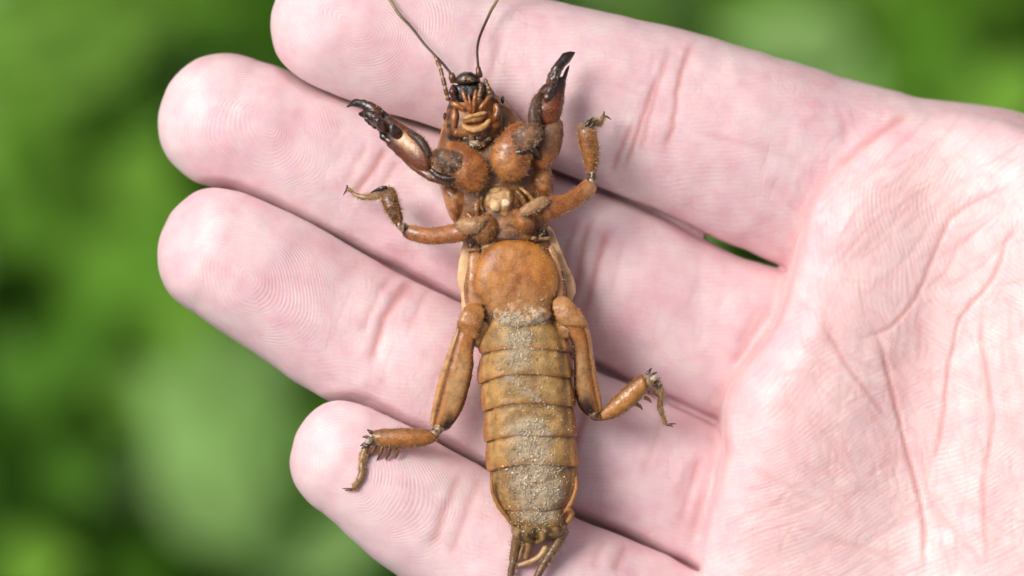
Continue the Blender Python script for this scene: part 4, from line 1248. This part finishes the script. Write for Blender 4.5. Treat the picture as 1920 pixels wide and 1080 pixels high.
ti = part('tibia', g, cf, M_SHELL, ml1); hairy(ti, 800, 9)
o = tarsus([(726, 360, 46), (706, 366, 36), (686, 370, 26), (668, 366, 20), (658, 358, 18), (650, 352, 16)], [8, 7, 7, 5.5, 4, 3], ml1, claws=((642, 366), (648, 346))); hairy(o, 420, 7, tint=(.45, .32, .16))
for P in ([(728, 352, 62), (714, 353, 62), (700, 358, 56)], [(722, 356, 58), (706, 357, 56), (694, 362, 50)]):
    spur(P, [4, 3, .6], ml1, c=(.05, .035, .025))

g = plate([(958, 398), (968, 392), (984, 394), (1000, 404), (1003, 424), (992, 440), (976, 440), (962, 424)], 84, 44, n=36, wob=3)
ml2 = part('middle_leg', g, lerp((.50, .22, .055), (.38, .18, .07), vnoise(g[0][:, 0] / 9, g[0][:, 1] / 9)), M_DUSTY, cricket); hairy(ml2, 300, 5)
g = loft([(1102, 331), (1088, 344), (1063, 362), (1032, 371), (1004, 384)], [(1120, 346), (1112, 368), (1087, 386), (1057, 403), (1020, 418)], [74, 84, 94, 104, 108], flat=.72, n=32, m=20, caps=(.08, .14))
cf = lerp((.50, .225, .065), (.40, .155, .04), vnoise(g[0][:, 0] / 14, g[0][:, 1] / 14)); cf = cf + (np.array((.60, .42, .25)) - cf) * sstep(1084, 1108, g[0][:, 0])[:, None] * .5
fe = part('femur', g, cf, M_SHELL, ml2); hairy(fe, 500, 6)
g = loft([(970, 396), (990, 382), (1010, 372), (1028, 368)], [(976, 410), (998, 402), (1016, 394), (1032, 382)], [130, 134, 130, 120], flat=.7, n=20, m=16, caps=(.14, .16))
o = part('trochanter', g, lerp((.44, .235, .10), (.58, .40, .24), vnoise(g[0][:, 0] / 5, g[0][:, 1] / 5)), M_DUSTY, ml2); hairy(o, 250, 4, tint=(.6, .46, .3))
g = loft([(1102, 334), (1096, 308), (1090, 286), (1084, 262), (1084, 242), (1094, 232)], [(1116, 332), (1120, 310), (1122, 290), (1119, 262), (1116, 244), (1106, 234)], [76, 80, 84, 86, 84], flat=.72, n=26, m=18, caps=(.07, .1))
cf = lerp((.50, .23, .06), (.30, .13, .04), vnoise(g[0][:, 0] / 9, g[0][:, 1] / 12)); cf = cf + (np.array((.38, .27, .16)) - cf) * sstep(262, 240, g[0][:, 1])[:, None] * .6
ti = part('tibia', g, cf, M_SHELL, ml2); hairy(ti, 800, 9)
o = tarsus([(1102, 236, 86), (1112, 230, 80), (1124, 232, 66), (1128, 226, 58), (1131, 217, 50)], [8, 7, 6, 5, 3.4], ml2, claws=((1146, 225), (1132, 208))); hairy(o, 360, 7, tint=(.45, .32, .16))
for P in ([(1096, 240, 92), (1104, 230, 94), (1113, 221, 88)], [(1104, 242, 92), (1114, 231, 92), (1121, 225, 86)], [(1092, 246, 92), (1098, 234, 94), (1102, 226, 90)]):
    spur(P, [3.6, 2.4, .5], ml2, c=(.06, .04, .03))

# ---------------------------------------------------------------- hind legs
g = loft([(880, 565), (866, 586), (858, 604), (858, 620)], [(908, 572), (908, 596), (902, 612), (894, 640)], [92, 102, 102, 96], flat=.45, n=24, m=20, caps=(.14, .06), p=2.4)
hl1 = part('hind_leg', g, lerp((.52, .27, .09), (.44, .20, .05), sstep(.4, .7, vnoise(g[0][:, 0] / 12, g[0][:, 1] / 12))), M_SHELL, cricket); hairy(hl1, 260, 5)
o = part('joint_fold', plate([(862, 612), (886, 608), (910, 600), (920, 612), (908, 634), (896, 652), (882, 640), (868, 630)], 80, 20, n=30, wob=9), (.46, .28, .13), M_SHELL, hl1)
g = loft([(864, 588), (851, 630), (831, 683), (815, 742), (807, 790), (812, 806)], [(896, 604), (889, 655), (888, 690), (877, 738), (862, 778), (836, 812)], [96, 94, 86, 76, 66, 60], flat=.52, n=40, m=30, caps=(.05, .06), p=2.3)
T, TH = g[2], g[3]; lat = np.cos(TH)
cf = lerp((.48, .20, .045), (.62, .44, .24), np.clip(1.6 * gauss(lat, T, .22, .58, .30, .20), 0, 1) * (.6 + .5 * vnoise(g[0][:, 0] / 5, g[0][:, 1] / 22)))
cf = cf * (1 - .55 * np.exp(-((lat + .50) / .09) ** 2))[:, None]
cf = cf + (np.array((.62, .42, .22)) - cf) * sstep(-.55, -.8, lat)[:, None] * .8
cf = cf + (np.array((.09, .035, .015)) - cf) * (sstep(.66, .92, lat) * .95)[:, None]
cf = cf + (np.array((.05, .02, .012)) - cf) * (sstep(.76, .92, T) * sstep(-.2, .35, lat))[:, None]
V = g[0]; V[:, 2] -= 5 * np.exp(-((lat + .50) / .10) ** 2) * (np.sin(TH) > 0)
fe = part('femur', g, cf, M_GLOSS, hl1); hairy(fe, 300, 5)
g = loft([(826, 808), (805, 805), (751, 802), (706, 806), (692, 814)], [(824, 822), (806, 833), (780, 839), (745, 840), (708, 837)], [58, 60, 60, 58, 56], flat=.72, n=30, m=20, caps=(.05, .04))
T = g[2]
cf = lerp((.50, .225, .05), (.30, .15, .045), np.clip(sstep(.4, .8, np.abs(np.cos(g[3]))) , 0, 1)); cf = cf + (np.array((.34, .24, .15)) - cf) * sstep(.88, .98, T)[:, None]
ti = part('tibia', g, cf, M_SHELL, hl1); hairy(ti, 600, 6)
for (x, y), (tx, ty) in (((744, 836), (741, 861)), ((730, 836), (723, 864)), ((717, 834), (706, 864)), ((704, 832), (690, 859))):
    spur([(x, y, 54), ((x + tx) / 2 + 2.5, (y + ty) / 2, 52), (tx, ty, 46)], [4.4, 4.0, .5], hl1)
for (x, y), (tx, ty) in (((698, 812), (688, 805)), ((694, 820), (679, 819)), ((694, 828), (675, 836)), ((692, 834), (678, 841))):
    spur([(x, y, 62), ((x + tx) / 2, (y + ty) / 2 - 1, 62), (tx, ty, 58)], [4.4, 3.0, .5], hl1, c=(.08, .055, .04))
part('grit', plate([(688, 822), (696, 820), (700, 826), (692, 832), (686, 829)], 66, 7, n=16, rings=5), (.58, .56, .50), M_SHELL, hl1)
o = tarsus([(704, 820, 56), (687, 838, 54), (680, 862, 54), (679, 885, 52), (672, 902, 50), (662, 918, 48)], [7.5, 6, 8, 6.5, 7, 5], hl1, claws=((641, 916), (646, 920))); hairy(o, 420, 6, tint=(.5, .34, .16))

g = loft([(1038, 556), (1036, 575), (1042, 596), (1050, 612)], [(1056, 552), (1080, 574), (1096, 596), (1102, 616)], [92, 102, 102, 96], flat=.45, n=24, m=20, caps=(.14, .06), p=2.4)
hl2 = part('hind_leg', g, lerp((.56, .33, .15), (.46, .22, .065), sstep(.4, .7, vnoise(g[0][:, 0] / 12, g[0][:, 1] / 12, 3))), M_SHELL, cricket); hairy(hl2, 260, 5)
part('joint_fold', plate([(1038, 600), (1060, 604), (1084, 610), (1094, 622), (1078, 634), (1058, 634), (1044, 618)], 80, 18, n=30, wob=9), (.48, .29, .14), M_SHELL, hl2)
g = loft([(1052, 604), (1073, 650), (1076, 690), (1076, 724), (1085, 762), (1106, 784)], [(1090, 584), (1106, 626), (1112, 665), (1118, 700), (1128, 752), (1128, 776)], [96, 92, 82, 72, 64, 58], flat=.52, n=40, m=30, caps=(.05, .06), p=2.3)
T, TH = g[2], g[3]; lat = np.cos(TH)
cf = lerp((.46, .20, .05), (.50, .34, .18), np.clip(1.6 * gauss(lat, T, -.2, .58, .28, .20), 0, 1) * (.6 + .5 * vnoise(g[0][:, 0] / 5, g[0][:, 1] / 22)))
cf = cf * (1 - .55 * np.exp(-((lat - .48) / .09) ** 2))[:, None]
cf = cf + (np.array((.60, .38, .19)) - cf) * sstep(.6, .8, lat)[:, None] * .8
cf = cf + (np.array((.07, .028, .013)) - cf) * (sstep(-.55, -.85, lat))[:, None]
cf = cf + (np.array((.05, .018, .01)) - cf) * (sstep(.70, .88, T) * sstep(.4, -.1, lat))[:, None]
V = g[0]; V[:, 2] -= 5 * np.exp(-((lat - .48) / .10) ** 2) * (np.sin(TH) > 0)
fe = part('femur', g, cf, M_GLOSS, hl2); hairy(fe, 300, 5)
g = loft([(1118, 780), (1130, 766), (1148, 746), (1177, 720), (1206, 698)], [(1120, 789), (1130, 789), (1154, 783), (1184, 765), (1216, 730)], [56, 58, 62, 64, 66], flat=.72, n=30, m=20, caps=(.05, .04))
cf = lerp((.54, .28, .075), (.30, .155, .05), sstep(.4, .85, np.abs(np.cos(g[3]))))
ti = part('tibia', g, cf, M_SHELL, hl2); hairy(ti, 600, 6)
for (x, y), (tx, ty) in (((1190, 756), (1205, 769)), ((1206, 744), (1222, 756)), ((1214, 734), (1234, 744))):
    spur([(x, y, 60), ((x + tx) / 2 + 1.5, (y + ty) / 2 - 1.5, 58), (tx, ty, 52)], [4.2, 3.6, .5], hl2)
for (x, y), (tx, ty) in (((1212, 702), (1222, 689)), ((1218, 706), (1232, 697)), ((1222, 714), (1238, 708)), ((1222, 722), (1242, 722))):
    spur([(x, y, 72), ((x + tx) / 2, (y + ty) / 2 - 1, 73), (tx, ty, 70)], [4.2, 3.0, .5], hl2, c=(.08, .055, .04))
part('grit', plate([(1218, 706), (1228, 702), (1234, 708), (1226, 714), (1218, 712)], 78, 7, n=16, rings=5), (.62, .58, .50), M_SHELL, hl2)
o = tarsus([(1206, 716, 64), (1230, 718, 60), (1240, 742, 44), (1238, 760, 30), (1243, 780, 18), (1250, 798, 8)], [9, 8, 7, 6, 5.5, 4.5], hl2, claws=((1270, 796), (1264, 802))); hairy(o, 420, 6, tint=(.5, .36, .18))

# knees
def knee(P, r, c0, c1, parent):
    g = tube(P, r, n=16, m=12, caps=(.14, .14))
    part('knee', g, lerp(c0, c1, sstep(.3, .7, vnoise(g[0][:, 0] / 4, g[0][:, 1] / 4, 5))), M_GLOSS, parent)
knee([(764, 428, 64), (753, 424, 66), (746, 416, 66)], [8, 9, 7], (.05, .03, .02), (.50, .38, .26), ml1)
knee([(1106, 344, 82), (1110, 332, 82), (1110, 322, 82)], [8, 8, 6], (.10, .06, .035), (.62, .50, .38), ml2)
knee([(830, 796, 66), (820, 806, 64), (812, 815, 62)], [11, 10, 8], (.08, .045, .025), (.46, .35, .22), hl1)
knee([(1112, 772, 64), (1117, 780, 62), (1126, 782, 60)], [11, 9, 7], (.05, .025, .014), (.26, .16, .08), hl2)
# ---------------------------------------------------------------- sand on the belly
def sand():
    r = np.random.default_rng(5)
    allV, allF, k = [], [], 0
    for V, F in SURF:
        allV.append(V); allF += [tuple(i + k for i in f) for f in F]; k += len(V)
    bvh = BVHTree.FromPolygons(np.vstack(allV).tolist(), allF)
    sp = []
    def patch(cx, cy, sx, sy, n, ang=0, lo=.5, hi=2.0):
        n = int(n * 1.7)
        a = math.radians(ang)
        for _ in range(n):
            u, v = r.normal(0, sx), r.normal(0, sy)
            sp.append((cx + u * math.cos(a) - v * math.sin(a), cy + u * math.sin(a) + v * math.cos(a), lo + (hi - lo) * r.random() ** 2.2))
    patch(973, 598, 24, 8, 260); patch(985, 572, 18, 10, 60)
    patch(972, 634, 16, 10, 330); patch(972, 672, 13, 12, 230); patch(1000, 660, 26, 16, 90)
    patch(985, 728, 30, 4, 200, 38); patch(985, 735, 40, 14, 70)
    patch(992, 800, 26, 13, 420); patch(998, 838, 24, 18, 620); patch(1003, 905, 24, 24, 1200); patch(1022, 925, 14, 14, 350)
    patch(1008, 963, 22, 8, 180); patch(990, 980, 26, 12, 90)
    patch(1005, 850, 50, 60, 120, 0, .4, 1.0); patch(985, 700, 50, 60, 120, 0, .4, 1.0); patch(965, 530, 45, 40, 160, 0, .4, 1.0)
    patch(900, 425, 26, 16, 130, 0, .4, 1.2); patch(985, 410, 20, 18, 130, 0, .4, 1.2); patch(845, 312, 24, 14, 120, 0, .4, 1.2); patch(985, 262, 22, 14, 120, 0, .4, 1.2)
    patch(700, 212, 30, 14, 50, 20, .4, 1.1); patch(1030, 190, 16, 40, 60, 0, .4, 1.1); patch(892, 262, 16, 10, 40, 0, .5, 1.5); patch(692, 826, 8, 8, 40, 0, .6, 1.6); patch(1228, 710, 8, 8, 40, 0, .6, 1.6)
    ico = np.array([(0, 0, 1), (.894, 0, .447), (.276, .851, .447), (-.724, .526, .447), (-.724, -.526, .447), (.276, -.851, .447),
                    (.724, .526, -.447), (-.276, .851, -.447), (-.894, 0, -.447), (-.276, -.851, -.447), (.724, -.526, -.447), (0, 0, -1)])
    it = np.array([(0, 1, 2), (0, 2, 3), (0, 3, 4), (0, 4, 5), (0, 5, 1), (1, 6, 2), (2, 7, 3), (3, 8, 4), (4, 9, 5), (5, 10, 1), (6, 7, 2), (7, 8, 3), (8, 9, 4), (9, 10, 5), (10, 6, 1), (11, 7, 6), (11, 8, 7), (11, 9, 8), (11, 10, 9), (11, 6, 10)])
    VV, FF, CC = [], [], []
    pal = np.array([(.50, .43, .32), (.56, .50, .41), (.40, .31, .21), (.28, .26, .24), (.46, .38, .27), (.68, .64, .57), (.16, .13, .10)])
    j = 0
    for x, y, rad in sp:
        if vnoise(np.array([x / 8.0]), np.array([y / 8.0]), 8.3)[0] < .34 + .12 * r.random():
            continue
        h = bvh.ray_cast(Vector((x, y, 500)), Vector((0, 0, -1)))
        if h[0] is None:
            continue
        sc3 = rad * r.uniform(.7, 1.25, 3)
        P = ico * r.uniform(.75, 1.2, (12, 1)) * sc3
        an = r.uniform(0, 6.28); c, s = math.cos(an), math.sin(an)
        P = P @ np.array([[c, -s, 0], [s, c, 0], [0, 0, 1]])
        VV.append(P + np.array([x, y, h[0].z + rad * .35])); FF.append(it + j); j += 12
        CC.append(np.tile(np.array((1.12, 1.05, .92)) * pal[r.choice(7, p=[.24, .2, .16, .1, .18, .08, .04])] * r.uniform(.8, 1.15), (12, 1)))
    V = np.vstack(VV)
    me = bpy.data.meshes.new('sand_grains')
    me.from_pydata(to_local(V).tolist(), [], np.vstack(FF)[:, ::-1].tolist())
    set_attr(me, 'tint', np.vstack(CC), 'FLOAT_COLOR')
    m, nt, b = nodemat('sand')
    nt.links.new(ATTR(nt, 'tint', 'Color'), b.inputs['Base Color'])
    b.inputs['Roughness'].default_value = .45
    o = link('sand_grains', me, m); o.location = (0, 0, H0)
    tag(o, 'pale grey sand grains stuck to the belly of the mole cricket', 'sand', kind='stuff')
sand()
